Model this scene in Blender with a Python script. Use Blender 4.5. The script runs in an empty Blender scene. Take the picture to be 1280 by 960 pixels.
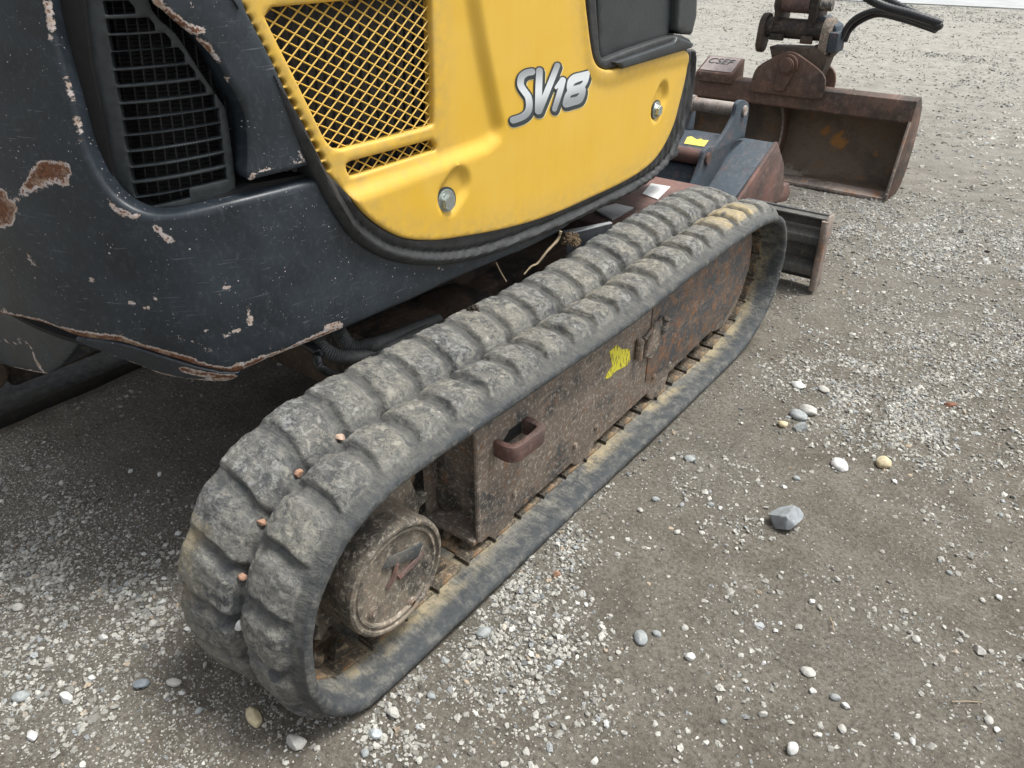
import bpy, bmesh, math, random
import numpy as np
from mathutils import Vector, Matrix
from mathutils.geometry import delaunay_2d_cdt
random.seed(7); rng = np.random.default_rng(7)
S = bpy.context.scene; COL = S.collection

# ---------------------------------------------------------------- camera, sky, sun, exposure
FOC, CXP, CYP = 962.0, 640.0, 480.0
TH = math.atan2(584, 962); YAW = math.atan2(864, math.hypot(962, 584))
CAM = np.array([0.603, 0.0, 1.0])
Yd = (math.sin(YAW), math.cos(YAW)); Xd = (math.cos(YAW), -math.sin(YAW))
cd = bpy.data.cameras.new('camera'); cam = bpy.data.objects.new('camera', cd); COL.objects.link(cam)
cam.location = CAM; cam.rotation_euler = (math.pi / 2 - TH, 0, YAW)
cd.sensor_width = 36; cd.lens = 36 * FOC / 1280; cd.clip_start = 0.02; cd.clip_end = 1000
S.camera = cam
w = bpy.data.worlds.new('World'); S.world = w; w.use_nodes = True
wn = w.node_tree; bg = wn.nodes['Background']
SUN_EL, SUN_AZ = math.radians(66), math.radians(50)      # azimuth from +Y clockwise
sky = wn.nodes.new('ShaderNodeTexSky'); sky.sky_type = 'NISHITA'; sky.sun_disc = False
sky.sun_elevation = SUN_EL; sky.sun_rotation = SUN_AZ; sky.dust_density = 4; sky.air_density = 1.5
hs = wn.nodes.new('ShaderNodeHueSaturation'); hs.inputs['Saturation'].default_value = 0.22
wn.links.new(sky.outputs[0], hs.inputs['Color']); wn.links.new(hs.outputs[0], bg.inputs[0])
bg.inputs[1].default_value = 0.125
sl = bpy.data.lights.new('sun', 'SUN'); sl.energy = 2.6; sl.angle = math.radians(18); sl.color = (1, .985, .93)
so = bpy.data.objects.new('sun', sl); COL.objects.link(so)
sd = Vector((math.sin(SUN_AZ) * math.cos(SUN_EL), math.cos(SUN_AZ) * math.cos(SUN_EL), math.sin(SUN_EL)))
so.rotation_euler = sd.to_track_quat('Z', 'Y').to_euler(); so.location = (1, 1, 5)
S.view_settings.view_transform = 'Standard'; S.view_settings.look = 'None'
S.view_settings.exposure = 0.70; S.view_settings.gamma = 1.0

# ---------------------------------------------------------------- measuring the photograph
def ray(px, py):
    a, b = px - CXP, CYP - py
    fw = FOC * math.cos(TH) + b * math.sin(TH); dn = FOC * math.sin(TH) - b * math.cos(TH)
    return np.array([a * Xd[0] + fw * Xd[1], a * Yd[0] + fw * Yd[1], -dn])
def onz(px, py, z=0.0): r = ray(px, py); return CAM + r * (z - CAM[2]) / r[2]
def onx(px, py, x=0.0): r = ray(px, py); return CAM + r * (x - CAM[0]) / r[0]
def ony(px, py, y=0.0): r = ray(px, py); return CAM + r * (y - CAM[1]) / r[1]
def proj(P):
    d = np.asarray(P, float) - CAM
    R = d[..., 0] * Xd[0] + d[..., 1] * Yd[0]; F = d[..., 0] * Xd[1] + d[..., 1] * Yd[1]; D = -d[..., 2]
    z = F * math.cos(TH) + D * math.sin(TH); u = F * math.sin(TH) - D * math.cos(TH)
    return CXP + FOC * R / z, CYP - FOC * u / z, z

# ---------------------------------------------------------------- numpy noise
def _h(ix, iy, iz):
    n = (ix * 374761393 + iy * 668265263 + iz * 2147483647 * 3 + 1013904223) & 0xffffffff
    n = ((n ^ (n >> 13)) * 1274126177) & 0xffffffff
    return ((n ^ (n >> 16)) & 0xffff) / 65535.0
def vnoise(x, y, z=0.0):
    x, y, z = np.broadcast_arrays(np.asarray(x, float), y, z)
    X, Y, Z = np.floor(x).astype(np.int64), np.floor(y).astype(np.int64), np.floor(z).astype(np.int64)
    fx, fy, fz = x - X, y - Y, z - Z
    fx, fy, fz = [t * t * (3 - 2 * t) for t in (fx, fy, fz)]
    r = 0
    for a in (0, 1):
        for b in (0, 1):
            for c in (0, 1):
                r = r + _h(X + a, Y + b, Z + c) * (fx if a else 1 - fx) * (fy if b else 1 - fy) * (fz if c else 1 - fz)
    return r
def fbm(x, y, z=0.0, o=4):
    r, a, t = 0, 1, 0
    for i in range(o):
        r = r + a * vnoise(np.asarray(x) * 2 ** i + 17 * i, np.asarray(y) * 2 ** i + 5 * i, np.asarray(z) * 2 ** i); t += a; a *= .5
    return r / t
def sstep(a, b, x):
    t = np.clip((np.asarray(x, float) - a) / (b - a), 0, 1); return t * t * (3 - 2 * t)

# ---------------------------------------------------------------- material building
class G:
    def __init__(s, name):
        s.m = bpy.data.materials.new(name); s.m.use_nodes = True; s.t = s.m.node_tree
        s.b = s.t.nodes['Principled BSDF']; s.L = s.t.links.new
    def n(s, typ, **kw):
        nd = s.t.nodes.new(typ)
        for k, v in kw.items(): setattr(nd, k, v)
        return nd
    def put(s, sock, v):
        if v is None: return
        if hasattr(v, 'is_output') or isinstance(v, bpy.types.NodeSocket): s.L(v, sock)
        else:
            if sock.type == 'RGBA' and len(v) == 3: v = (*v, 1)
            sock.default_value = v
    def obj(s): return s.n('ShaderNodeTexCoord').outputs['Object']
    def uv(s): return s.n('ShaderNodeTexCoord').outputs['UV']
    def attr(s, name, inst=False):
        a = s.n('ShaderNodeAttribute', attribute_name=name)
        if inst: a.attribute_type = 'INSTANCER'
        return a.outputs['Fac']
    def mapping(s, v, scale=(1, 1, 1), rot=(0, 0, 0), loc=(0, 0, 0)):
        m = s.n('ShaderNodeMapping'); s.L(v, m.inputs[0]); m.inputs['Scale'].default_value = scale
        m.inputs['Rotation'].default_value = rot; m.inputs['Location'].default_value = loc; return m.outputs[0]
    def noise(s, v, sc, det=4, rough=.55, dist=0.0):
        m = s.n('ShaderNodeTexNoise'); s.L(v, m.inputs['Vector']); m.inputs['Scale'].default_value = sc
        m.inputs['Detail'].default_value = det; m.inputs['Roughness'].default_value = rough
        m.inputs['Distortion'].default_value = dist; return m.outputs['Fac']
    def voro(s, v, sc, feat='F1', out='Distance'):
        m = s.n('ShaderNodeTexVoronoi', feature=feat); s.L(v, m.inputs['Vector']); m.inputs['Scale'].default_value = sc
        return m.outputs[out]
    def ramp(s, v, a, b, A=0.0, B=1.0):
        m = s.n('ShaderNodeMapRange'); m.clamp = True; s.put(m.inputs[0], v)
        for i, x in zip((1, 2, 3, 4), (a, b, A, B)): m.inputs[i].default_value = x
        return m.outputs[0]
    def math(s, op, a, b=None):
        m = s.n('ShaderNodeMath', operation=op); s.put(m.inputs[0], a); s.put(m.inputs[1], b); return m.outputs[0]
    def mix(s, f, a, b):
        m = s.n('ShaderNodeMix', data_type='RGBA'); s.put(m.inputs[0], f); s.put(m.inputs[6], a); s.put(m.inputs[7], b); return m.outputs[2]
    def bump(s, h, dist=.002, st=1.0, prev=None):
        m = s.n('ShaderNodeBump'); m.inputs['Distance'].default_value = dist; m.inputs['Strength'].default_value = st
        s.L(h, m.inputs['Height'])
        if prev is not None: s.L(prev, m.inputs['Normal'])
        return m.outputs[0]
    def done(s, col, rough=.6, normal=None, metal=0.0, spec=None):
        s.put(s.b.inputs['Base Color'], col); s.put(s.b.inputs['Roughness'], rough); s.put(s.b.inputs['Metallic'], metal)
        if normal is not None: s.L(normal, s.b.inputs['Normal'])
        if spec is not None: s.b.inputs['Specular IOR Level'].default_value = spec
        return s.m

def mat_plain(name, col, rough=.6, metal=0.0, vary=.35, sc=60, bump=.0005):
    g = G(name); v = g.obj(); n = g.noise(v, sc, 5); n2 = g.noise(v, sc * .15, 3)
    k = g.math('ADD', n, n2)
    c = g.mix(g.ramp(k, .7, 1.35), tuple(x * (1 - vary) for x in col), tuple(min(1, x * (1 + vary)) for x in col))
    return g.done(c, rough, g.bump(n, bump), metal)

def mat_yellow():
    g = G('yellow_paint'); v = g.uv()
    st = g.noise(g.mapping(v, (60, 2.5, 1)), 1, 4); bl = g.noise(v, 9, 4)
    c = g.mix(g.ramp(st, .35, .7), (.63, .385, .038), (.64, .40, .052))
    c = g.mix(g.ramp(bl, .35, .7, 0, .5), c, (.66, .43, .085))
    gr = g.math('MULTIPLY', g.ramp(g.attr('edge'), .06, .0), g.ramp(g.noise(v, 60, 6), .3, .75))
    c = g.mix(g.math('MULTIPLY', gr, .5), c, (.30, .23, .13))
    sp = g.ramp(g.voro(v, 90), .035, .02); sp = g.math('MULTIPLY', sp, g.ramp(g.noise(v, 13, 2), .62, .66))
    c = g.mix(g.math('MULTIPLY', sp, .8), c, (.18, .12, .06))
    sc = g.ramp(g.noise(g.mapping(v, (7, 210, 1), (0, 0, .5)), 1, 2), .72, .76); sc = g.math('MULTIPLY', sc, g.ramp(g.noise(v, 7, 2), .5, .6))
    c = g.mix(g.math('MULTIPLY', sc, .35), c, (.8, .62, .3))
    orange = g.noise(v, 420, 2)
    return g.done(c, g.ramp(bl, .3, .7, .38, .55), g.bump(orange, .00012, .6), spec=.4)

def mat_darkpaint(name='dark_blue_grey_paint', base=(.0165, .0228, .0300)):
    g = G(name); v = g.uv()
    bl = g.noise(v, 11, 5); fine = g.noise(v, 160, 5, .7)
    c = g.mix(g.ramp(bl, .35, .68), tuple(x * .8 for x in base), tuple(x * 1.45 for x in base))
    c = g.mix(g.ramp(g.noise(g.mapping(v, (1, .6, 1), (0, 0, .6)), 120, 8, .85, .6), .52, .72, 0, .42), c, (.11, .125, .14))
    # scratches in several directions
    for i, (rot, sc, th) in enumerate([(.30, 260, .74), (-.5, 300, .715), (1.35, 280, .69), (.8, 420, .68), (-1.1, 380, .685), (1.9, 350, .69)]):
        s1 = g.ramp(g.noise(g.mapping(v, (11 + 5 * (i % 3), sc, 1), (0, 0, rot), (i * 3, i * 7, 0)), 1, 2, .5, .15), th, th + .025)
        s1 = g.math('MULTIPLY', s1, g.ramp(g.noise(v, 8 + i, 3), .50, .62))
        c = g.mix(g.math('MULTIPLY', s1, .38), c, (.20, .22, .24))
    # little nicks down to the primer
    for sc, th, nth in ((60, .11, .57), (150, .16, .56), (300, .20, .53)):
        vv = g.n('ShaderNodeTexVoronoi'); g.L(v, vv.inputs['Vector']); vv.inputs['Scale'].default_value = sc
        sep = g.n('ShaderNodeSeparateColor'); g.L(vv.outputs['Color'], sep.inputs[0])
        k = g.math('MULTIPLY', g.ramp(vv.outputs['Distance'], th, th * .7), g.ramp(sep.outputs[0], .86, .88))
        k = g.math('MULTIPLY', k, g.ramp(g.noise(v, 14, 3), nth - .08, nth))
        c = g.mix(k, c, g.mix(g.ramp(sep.outputs[1], .4, .6), (.42, .42, .43), (.55, .47, .46)))
    ch = g.math('ADD', g.math('ADD', g.attr('chip'), -.0012), g.math('MULTIPLY', g.math('SUBTRACT', g.noise(v, 170, 6, .8), .5), .014)); ch = g.math('ADD', ch, g.math('MULTIPLY', g.math('SUBTRACT', g.noise(v, 38, 3, .6), .5), .010))
    prim = g.ramp(ch, -.0004, .0003)
    rustn = g.noise(v, 240, 5, .7)
    rust = g.mix(g.ramp(rustn, .35, .65), (.055, .025, .016), (.21, .085, .04))
    rust = g.mix(g.ramp(g.noise(v, 35, 3), .5, .6), rust, g.mix(g.ramp(rustn, .4, .6), (.10, .06, .045), (.36, .24, .17)))
    pc = g.mix(g.ramp(g.noise(v, 90, 3), .4, .62), (.52, .47, .46), (.40, .31, .25))
    c = g.mix(prim, c, g.mix(g.ramp(g.math('ADD', ch, g.math('MULTIPLY', g.math('SUBTRACT', rustn, .5), .010)), .0022, .0034), pc, rust))
    ro = g.math('ADD', g.ramp(bl, .3, .7, .36, .5), g.math('MULTIPLY', prim, .4))
    nrm = g.bump(g.noise(v, 300, 3), .00015, .6); nrm = g.bump(g.math('MULTIPLY', prim, -1.0), .0006, 1, nrm)
    nrm = g.bump(bl, .003, .35, nrm)
    return g.done(c, ro, nrm, spec=.45)

def mat_track(name, k=1.0):
    g = G(name); v = g.obj()
    big = g.noise(v, 8, 5, .6); mid = g.noise(v, 40, 6, .72); fine = g.noise(v, 190, 6, .8)
    st = g.noise(g.mapping(v, (22, 95, 95), (.3, .35, .25)), 1, 6, .7, .8)
    lug = g.attr('lug'); rim = g.attr('rim')
    c = g.mix(g.ramp(big, .38, .62), (.062, .066, .069), (.150, .149, .138))
    c = g.mix(g.ramp(mid, .44, .62, 0, .8), c, (.195, .188, .165))
    c = g.mix(g.ramp(st, .50, .64, 0, .75), c, (.265, .255, .225))
    blot = g.noise(v, 19, 6, .7, 1.2); c = g.mix(g.ramp(blot, .54, .62, 0, .75), c, (.045, .050, .056))
    c = g.mix(g.ramp(fine, .47, .36, 0, .75), c, (.026, .028, .030))
    ruf = g.math('MULTIPLY', g.ramp(lug, .72, .97), g.ramp(g.noise(v, 75, 7, .82, .5), .47, .56))
    c = g.mix(g.math('MULTIPLY', ruf, .62), c, g.mix(g.ramp(big, .4, .6), (.32, .325, .32), (.36, .34, .285)))
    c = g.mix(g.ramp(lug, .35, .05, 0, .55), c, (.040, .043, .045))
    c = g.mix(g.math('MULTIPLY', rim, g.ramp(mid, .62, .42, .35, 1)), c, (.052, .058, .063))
    cr = g.voro(v, 30, 'DISTANCE_TO_EDGE'); crm = g.math('MULTIPLY', g.ramp(cr, .010, .002), g.ramp(g.noise(v, 13, 2), .60, .68))
    c = g.mix(g.math('MULTIPLY', crm, .7), c, (.02, .02, .02))
    c = g.mix(g.ramp(g.attr('hole'), .35, .8), c, (.010, .010, .010))
    nick = g.ramp(g.noise(g.mapping(v, (8, 260, 260)), 1, 2, .5, .2), .72, .75); nick = g.math('MULTIPLY', nick, g.ramp(rim, .2, .6))
    c = g.mix(g.math('MULTIPLY', nick, .8), c, (.02, .022, .024))
    c = g.mix(g.math('MULTIPLY', g.attr('stain'), g.ramp(mid, .36, .52)), c, (.50, .40, .22))
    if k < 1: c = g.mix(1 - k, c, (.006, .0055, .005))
    nb = g.bump(mid, .005, .9); nb = g.bump(st, .003, .8, nb); nb = g.bump(fine, .0018, 1, nb); nb = g.bump(ruf, .0012, .7, nb); nb = g.bump(g.math('MULTIPLY', nick, -1.0), .0015, 1, nb)
    return g.done(c, g.ramp(mid, .3, .7, .5, .82), nb, spec=.35)

def spots(g, v, c, lst):
    for P, rad, col, sq in lst:
        vm = g.n('ShaderNodeVectorMath', operation='SUBTRACT'); g.L(v, vm.inputs[0]); vm.inputs[1].default_value = tuple(P)
        vs = g.n('ShaderNodeVectorMath', operation='MULTIPLY'); g.L(vm.outputs[0], vs.inputs[0]); vs.inputs[1].default_value = sq
        ln = g.n('ShaderNodeVectorMath', operation='LENGTH'); g.L(vs.outputs[0], ln.inputs[0])
        k = g.math('ADD', ln.outputs['Value'], g.math('MULTIPLY', g.math('SUBTRACT', g.noise(v, 30, 5, .7), .5), rad * 2.2))
        c = g.mix(g.ramp(k, rad, rad * .5, 0, .6), c, col)
    return c
def mat_rust(name, dark=(.045, .047, .05), brown=(.12, .075, .05), orange=(.32, .13, .045), dust=(.27, .22, .17), orn=.5, dus=.5, dk=.5, sc=1.0, sp=()):
    g = G(name); v = g.obj()
    big = g.noise(v, 9 * sc, 5, .6); mid = g.noise(v, 38 * sc, 6, .7); fine = g.noise(v, 240 * sc, 5, .75)
    st = g.noise(g.mapping(v, (90 * sc, 14 * sc, 50 * sc), (.35, 0, 0)), 1, 4, .65, .3)
    c = g.mix(g.ramp(g.math('ADD', big, g.math('MULTIPLY', g.math('SUBTRACT', mid, .5), .35)), dk - .07, dk + .07), dark, brown)
    c = g.mix(g.ramp(mid, .62 - .15 * orn, .74 - .1 * orn), c, orange)
    c = g.mix(g.math('MULTIPLY', g.ramp(st, .55, .68), orn), c, tuple(.5 * (a + b) for a, b in zip(orange, dust)))
    f2 = g.noise(v, 110 * sc, 6, .8, .4)
    c = g.mix(g.ramp(f2, .52, .66, 0, dus), c, dust)
    c = g.mix(g.ramp(fine, .43, .30, 0, .7), c, (.018, .015, .013))
    c = spots(g, v, c, sp)
    nb = g.bump(mid, .003, .5); nb = g.bump(fine, .0012, .9, nb)
    return g.done(c, g.ramp(mid, .3, .7, .5, .85), nb, spec=.3)

M = {}
M['yellow'] = mat_yellow(); M['dark'] = mat_darkpaint()
M['track'] = mat_track('dusty_track_rubber'); M['track2'] = mat_track('shade_black_track_rubber', .06)  # far track copy blackened: shade under the body painted into its colour
M['rubber'] = mat_plain('black_rubber_seal', (.022, .023, .025), .55, 0, .5, 90, .0012)
M['black'] = mat_plain('black_plastic', (.022, .027, .030), .45, 0, .3, 120)
M['grille'] = mat_plain('grey_black_grille_plastic', (.026, .032, .035), .5, 0, .45, 90)
M['hosegrey'] = mat_plain('grey_corrugated_hose', (.075, .078, .078), .6, 0, .4, 120)
M['void'] = mat_plain('dark_interior', (.006, .006, .007), .8)
M['fin'] = mat_plain('radiator_black', (.020, .020, .021), .5, 0, .5, 200)
M['frame'] = mat_rust('rusty_dark_frame', dark=(.070, .070, .070), brown=(.185, .150, .122), orange=(.24, .13, .075), dust=(.50, .455, .39), orn=.45, dus=1.0, dk=.43)
M['frame2'] = mat_rust('rusty_frame_front', dark=(.085, .09, .095), brown=(.16, .12, .095), orange=(.27, .13, .065), dust=(.34, .27, .21), orn=.75, dus=.8, dk=.5)
M['hub'] = mat_rust('muddy_hub', dark=(.07, .064, .055), brown=(.19, .16, .125), orange=(.22, .13, .08), dust=(.45, .41, .34), orn=.25, dus=1.0, dk=.47)
M['link'] = mat_rust('orange_rust_link', dark=(.050, .042, .033), brown=(.135, .105, .075), orange=(.25, .135, .055), dust=(.33, .28, .20), orn=.6, dus=.9)
M['bucket'] = mat_rust('brown_rusted_bucket', dark=(.055, .042, .036), brown=(.115, .068, .052), orange=(.20, .11, .08), dust=(.26, .21, .17), orn=.35, dus=.3, dk=.44, sc=.45)
M['bucketin'] = mat_rust('bucket_inside_rust', dark=(.060, .046, .036), brown=(.13, .095, .068), orange=(.22, .095, .03), dust=(.16, .13, .10), orn=.12, dus=.2, dk=.5, sc=.3, sp=[(ony(1046, 178, 3.60), .045, (.42, .17, .02), (1, .6, .8)), (ony(1030, 165, 3.61), .03, (.34, .14, .02), (1, .6, 1)), (ony(1095, 192, 3.60), .022, (.38, .15, .02), (1, .6, 1)),
    (onz(985, 215, .012), .06, (.36, .34, .28), (.7, 1, 1)), (onz(1030, 229, .012), .035, (.34, .33, .28), (.8, 1, 1)), (onz(1055, 236, .012), .025, (.33, .32, .27), (.8, 1, 1))])
M['coupler'] = mat_rust('greasy_brown_steel', dark=(.03, .026, .024), brown=(.085, .06, .045), orange=(.14, .08, .05), dust=(.20, .16, .12), orn=.3, dus=.4, sc=.6)
M['bluesteel'] = mat_rust('scuffed_blue_grey_steel', dark=(.045, .062, .08), brown=(.055, .065, .078), orange=(.17, .085, .075), dust=(.17, .17, .17), orn=.25, dus=.3, dk=.55, sc=.5)
M['redsteel'] = mat_rust('red_brown_steel', dark=(.09, .06, .055), brown=(.16, .085, .07), orange=(.2, .1, .08), dust=(.25, .21, .18), orn=.3, dus=.4, sc=.6)
M['blade'] = mat_rust('grey_blade_steel', dark=(.05, .055, .058), brown=(.09, .088, .082), orange=(.13, .10, .08), dust=(.22, .20, .17), orn=.25, dus=.5, dk=.5, sc=.6)
M['worn'] = mat_rust('worn_steel_edge', dark=(.12, .10, .09), brown=(.25, .20, .17), orange=(.30, .15, .08), dust=(.45, .42, .38), orn=.5, dus=.6, sc=.6)
M['metal'] = mat_plain('galvanised_metal', (.42, .46, .44), .35, .7, .3, 200)
M['pin'] = mat_rust('worn_pin', dark=(.16, .14, .13), brown=(.35, .31, .28), orange=(.24, .11, .07), dust=(.5, .47, .43), orn=.5, dus=.5, dk=.45)
M['silver'] = mat_plain('pale_aluminium', (.36, .37, .38), .4, .3, .2, 80)
M['hose'] = mat_plain('black_hose', (.020, .021, .023), .4, 0, .4, 120)
M['ygreen'] = None
M['dark2'] = mat_plain('dark_grey_paint', (.035, .04, .047), .55, 0, .4, 60)
def mat_sticker():
    g = G('scraped_yellow_sticker'); v = g.obj(); n = g.noise(g.mapping(v, (20, 220, 60), (.9, 0, 0)), 1, 4)
    return g.done(g.mix(g.ramp(n, .52, .6), (.75, .68, .06), (.16, .13, .05)), .6)
M['ygreen'] = mat_sticker()
M['cream'] = mat_plain('cream_print', (.75, .66, .38), .4, 0, .05)
M['lettering_dark'] = mat_plain('charcoal_print', (.035, .045, .05), .4, 0, .1)
M['white'] = mat_plain('white_sticker', (.6, .6, .59), .5, 0, .25, 30)
M['label'] = mat_plain('weathered_label', (.30, .25, .24), .6, 0, .35, 30)
M['ylabel'] = mat_plain('yellow_label', (.72, .62, .12), .5, 0, .25, 50)
M['twig'] = mat_plain('dry_twig', (.33, .26, .17), .8)
M['moss'] = mat_plain('dark_dirt_clump', (.03, .024, .015), .9, 0, .6, 200, .004)
def mat_silverprint():
    g = G('silver_gradient_print'); v = g.uv()
    sep = g.n('ShaderNodeSeparateXYZ'); g.L(v, sep.inputs[0])
    y = sep.outputs['Y']; w_ = g.math('SINE', g.math('MULTIPLY', y, 78.0))
    return g.done(g.mix(g.ramp(w_, -1, 1), (.27, .29, .31), (.66, .69, .72)), .3, spec=.5)
M['silverprint'] = mat_silverprint()

# ---------------------------------------------------------------- objects
def mesh(name, V, F, smooth=False):
    m = bpy.data.meshes.new(name)
    V = np.asarray(V, dtype=np.float32)
    if isinstance(F, np.ndarray):
        k = F.shape[1]; m.vertices.add(len(V)); m.vertices.foreach_set('co', V.ravel())
        m.loops.add(F.size); m.loops.foreach_set('vertex_index', F.astype(np.int32).ravel())
        m.polygons.add(len(F)); m.polygons.foreach_set('loop_start', np.arange(0, F.size, k, dtype=np.int32))
        m.polygons.foreach_set('loop_total', np.full(len(F), k, dtype=np.int32)); m.update(calc_edges=True)
    else: m.from_pydata([tuple(map(float, v)) for v in V], [], F)
    if smooth: m.polygons.foreach_set('use_smooth', [True] * len(m.polygons))
    m.update(); return m
def add(name, me, mat=None, parent=None, loc=None):
    o = bpy.data.objects.new(name, me); COL.objects.link(o)
    if mat is not None:
        for mm in (mat if isinstance(mat, (list, tuple)) else [mat]): me.materials.append(mm)
    if loc is not None: o.location = loc
    if parent is not None:
        o.parent = parent
        if parent.type == 'EMPTY': o.matrix_parent_inverse = Matrix.Translation(-Vector(parent.location))
    return o
def tag(o, label=None, cat=None, group=None, kind=None):
    for k, v in (('label', label), ('category', cat), ('group', group), ('kind', kind)):
        if v: o[k] = v
    return o
def thing(name, loc, label, cat, group=None):
    o = bpy.data.objects.new(name, None); COL.objects.link(o); o.location = loc; o.empty_display_size = .1
    return tag(o, label, cat, group)

class MB:
    "collects solids in one bmesh"
    def __init__(s): s.bm = bmesh.new()
    def box(s, x0, x1, y0, y1, z0, z1, bev=.003):
        r = bmesh.ops.create_cube(s.bm, size=1)
        for v in r['verts']:
            v.co = Vector(((x0 + x1) / 2 + v.co.x * (x1 - x0), (y0 + y1) / 2 + v.co.y * (y1 - y0), (z0 + z1) / 2 + v.co.z * (z1 - z0)))
        if bev:
            es = list({e for v in r['verts'] for e in v.link_edges})
            bmesh.ops.bevel(s.bm, geom=es, offset=bev, segments=2, affect='EDGES', profile=.5)
        return s
    def prism(s, poly, axis, a, b, bev=.003):
        "poly: 2-d points in the two other axes (order x,y,z without axis); extruded a..b"
        def P(u, v, t): return {'x': (t, u, v), 'y': (u, t, v), 'z': (u, v, t)}[axis]
        A = [s.bm.verts.new(P(u, v, a)) for u, v in poly]; B = [s.bm.verts.new(P(u, v, b)) for u, v in poly]
        n = len(poly); fs = [s.bm.faces.new(A), s.bm.faces.new(B[::-1])]
        for i in range(n): fs.append(s.bm.faces.new((A[i], B[i], B[(i + 1) % n], A[(i + 1) % n])))
        bmesh.ops.recalc_face_normals(s.bm, faces=fs)
        if bev:
            es = [e for e in {e for f in fs for e in f.edges} if e.is_manifold and e.calc_face_angle(0) > .35]
            bmesh.ops.bevel(s.bm, geom=es, offset=bev, segments=2, affect='EDGES', profile=.5)
        return s
    def cyl(s, p, q, r, seg=24, bev=0.0, r2=None):
        p, q = Vector(p), Vector(q); d = q - p
        m = Matrix.Translation((p + q) / 2) @ d.to_track_quat('Z', 'Y').to_matrix().to_4x4()
        c = bmesh.ops.create_cone(s.bm, cap_ends=True, segments=seg, radius1=r, radius2=r if r2 is None else r2, depth=d.length, matrix=m)
        if bev:
            es = [e for e in {e for v in c['verts'] for e in v.link_edges} if e.is_manifold and e.calc_face_angle(0) > .8]
            bmesh.ops.bevel(s.bm, geom=es, offset=bev, segments=2, affect='EDGES')
        return s
    def tube(s, pts, r, seg=8, rf=None):
        pts = [Vector(p) for p in pts]; rings = []
        for i, p in enumerate(pts):
            d = (pts[min(i + 1, len(pts) - 1)] - pts[max(i - 1, 0)]).normalized()
            u = d.cross(Vector((.13, .21, 1))).normalized(); v = d.cross(u)
            rr = r if rf is None else r * rf(i)
            rings.append([s.bm.verts.new(p + u * math.cos(a) * rr + v * math.sin(a) * rr) for a in [2 * math.pi * k / seg for k in range(seg)]])
        for A, B in zip(rings, rings[1:]):
            for k in range(seg): s.bm.faces.new((A[k], A[(k + 1) % seg], B[(k + 1) % seg], B[k]))
        s.bm.faces.new(rings[0][::-1]); s.bm.faces.new(rings[-1]); return s
    def lathe(s, prof, centre, seg=48):
        "prof: (x, r) about an axis parallel to X through centre (y,z)"
        rings = []
        for x, r in prof:
            if r < 1e-6: rings.append([s.bm.verts.new((x, centre[0], centre[1]))])
            else: rings.append([s.bm.verts.new((x, centre[0] + r * math.cos(2 * math.pi * k / seg), centre[1] + r * math.sin(2 * math.pi * k / seg))) for k in range(seg)])
        for A, B in zip(rings, rings[1:]):
            for k in range(seg):
                a, b, c, d = A[k % len(A)], A[(k + 1) % len(A)], B[(k + 1) % len(B)], B[k % len(B)]
                f = [x for i, x in enumerate((a, b, c, d)) if x not in (a, b, c, d)[:i]]
                if len(f) > 2: s.bm.faces.new(f)
        return s
    def out(s, name, mat, parent=None, smooth=35):
        bmesh.ops.recalc_face_normals(s.bm, faces=s.bm.faces[:])
        me = bpy.data.meshes.new(name); s.bm.to_mesh(me); s.bm.free()
        if smooth:
            me.polygons.foreach_set('use_smooth', [True] * len(me.polygons)); me.set_sharp_from_angle(angle=math.radians(smooth))
        return add(name, me, mat, parent)

def cr(pts, n=8, closed=False):
    "Catmull-Rom through points; a doubled point makes a corner"
    P = [np.asarray(p, float) for p in pts]; N = len(P); out = []
    rngi = range(N) if closed else range(N - 1)
    for i in rngi:
        g = (lambda k: P[k % N]) if closed else (lambda k: P[max(0, min(N - 1, k))])
        p0, p1, p2, p3 = g(i - 1), g(i), g(i + 1), g(i + 2)
        if np.allclose(p1, p2): continue
        for k in range(n):
            t = k / n
            out.append(.5 * ((2 * p1) + (-p0 + p2) * t + (2 * p0 - 5 * p1 + 4 * p2 - p3) * t * t + (-p0 + 3 * p1 - 3 * p2 + p3) * t ** 3))
    if not closed: out.append(P[-1])
    return np.array(out)

def seg_dist(P, A, B):
    "distance of points P (n,2) to segments A-B (m,2) -> (n,) min, chunked"
    out = np.full(len(P), 1e9); d = B - A; L = (d ** 2).sum(1) + 1e-12
    for i in range(0, len(P), 4000):
        q = P[i:i + 4000, None, :] - A[None]
        t = np.clip((q * d[None]).sum(2) / L, 0, 1)
        out[i:i + 4000] = np.sqrt(((q - t[..., None] * d[None]) ** 2).sum(2).min(1))
    return out
def inside(P, poly):
    x, y = P[:, 0], P[:, 1]; r = np.zeros(len(P), bool); n = len(poly); j = n - 1
    for i in range(n):
        xi, yi = poly[i]; xj, yj = poly[j]
        if yi != yj:
            c = ((yi > y) != (yj > y)) & (x < (xj - xi) * (y - yi) / (yj - yi) + xi); r ^= c
        j = i
    return r
def ringseg(poly): return poly, np.roll(poly, -1, 0)
def sdist(P, poly):
    A, B = ringseg(poly); d = seg_dist(P, A, B); return np.where(inside(P, poly), d, -d)

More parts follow.
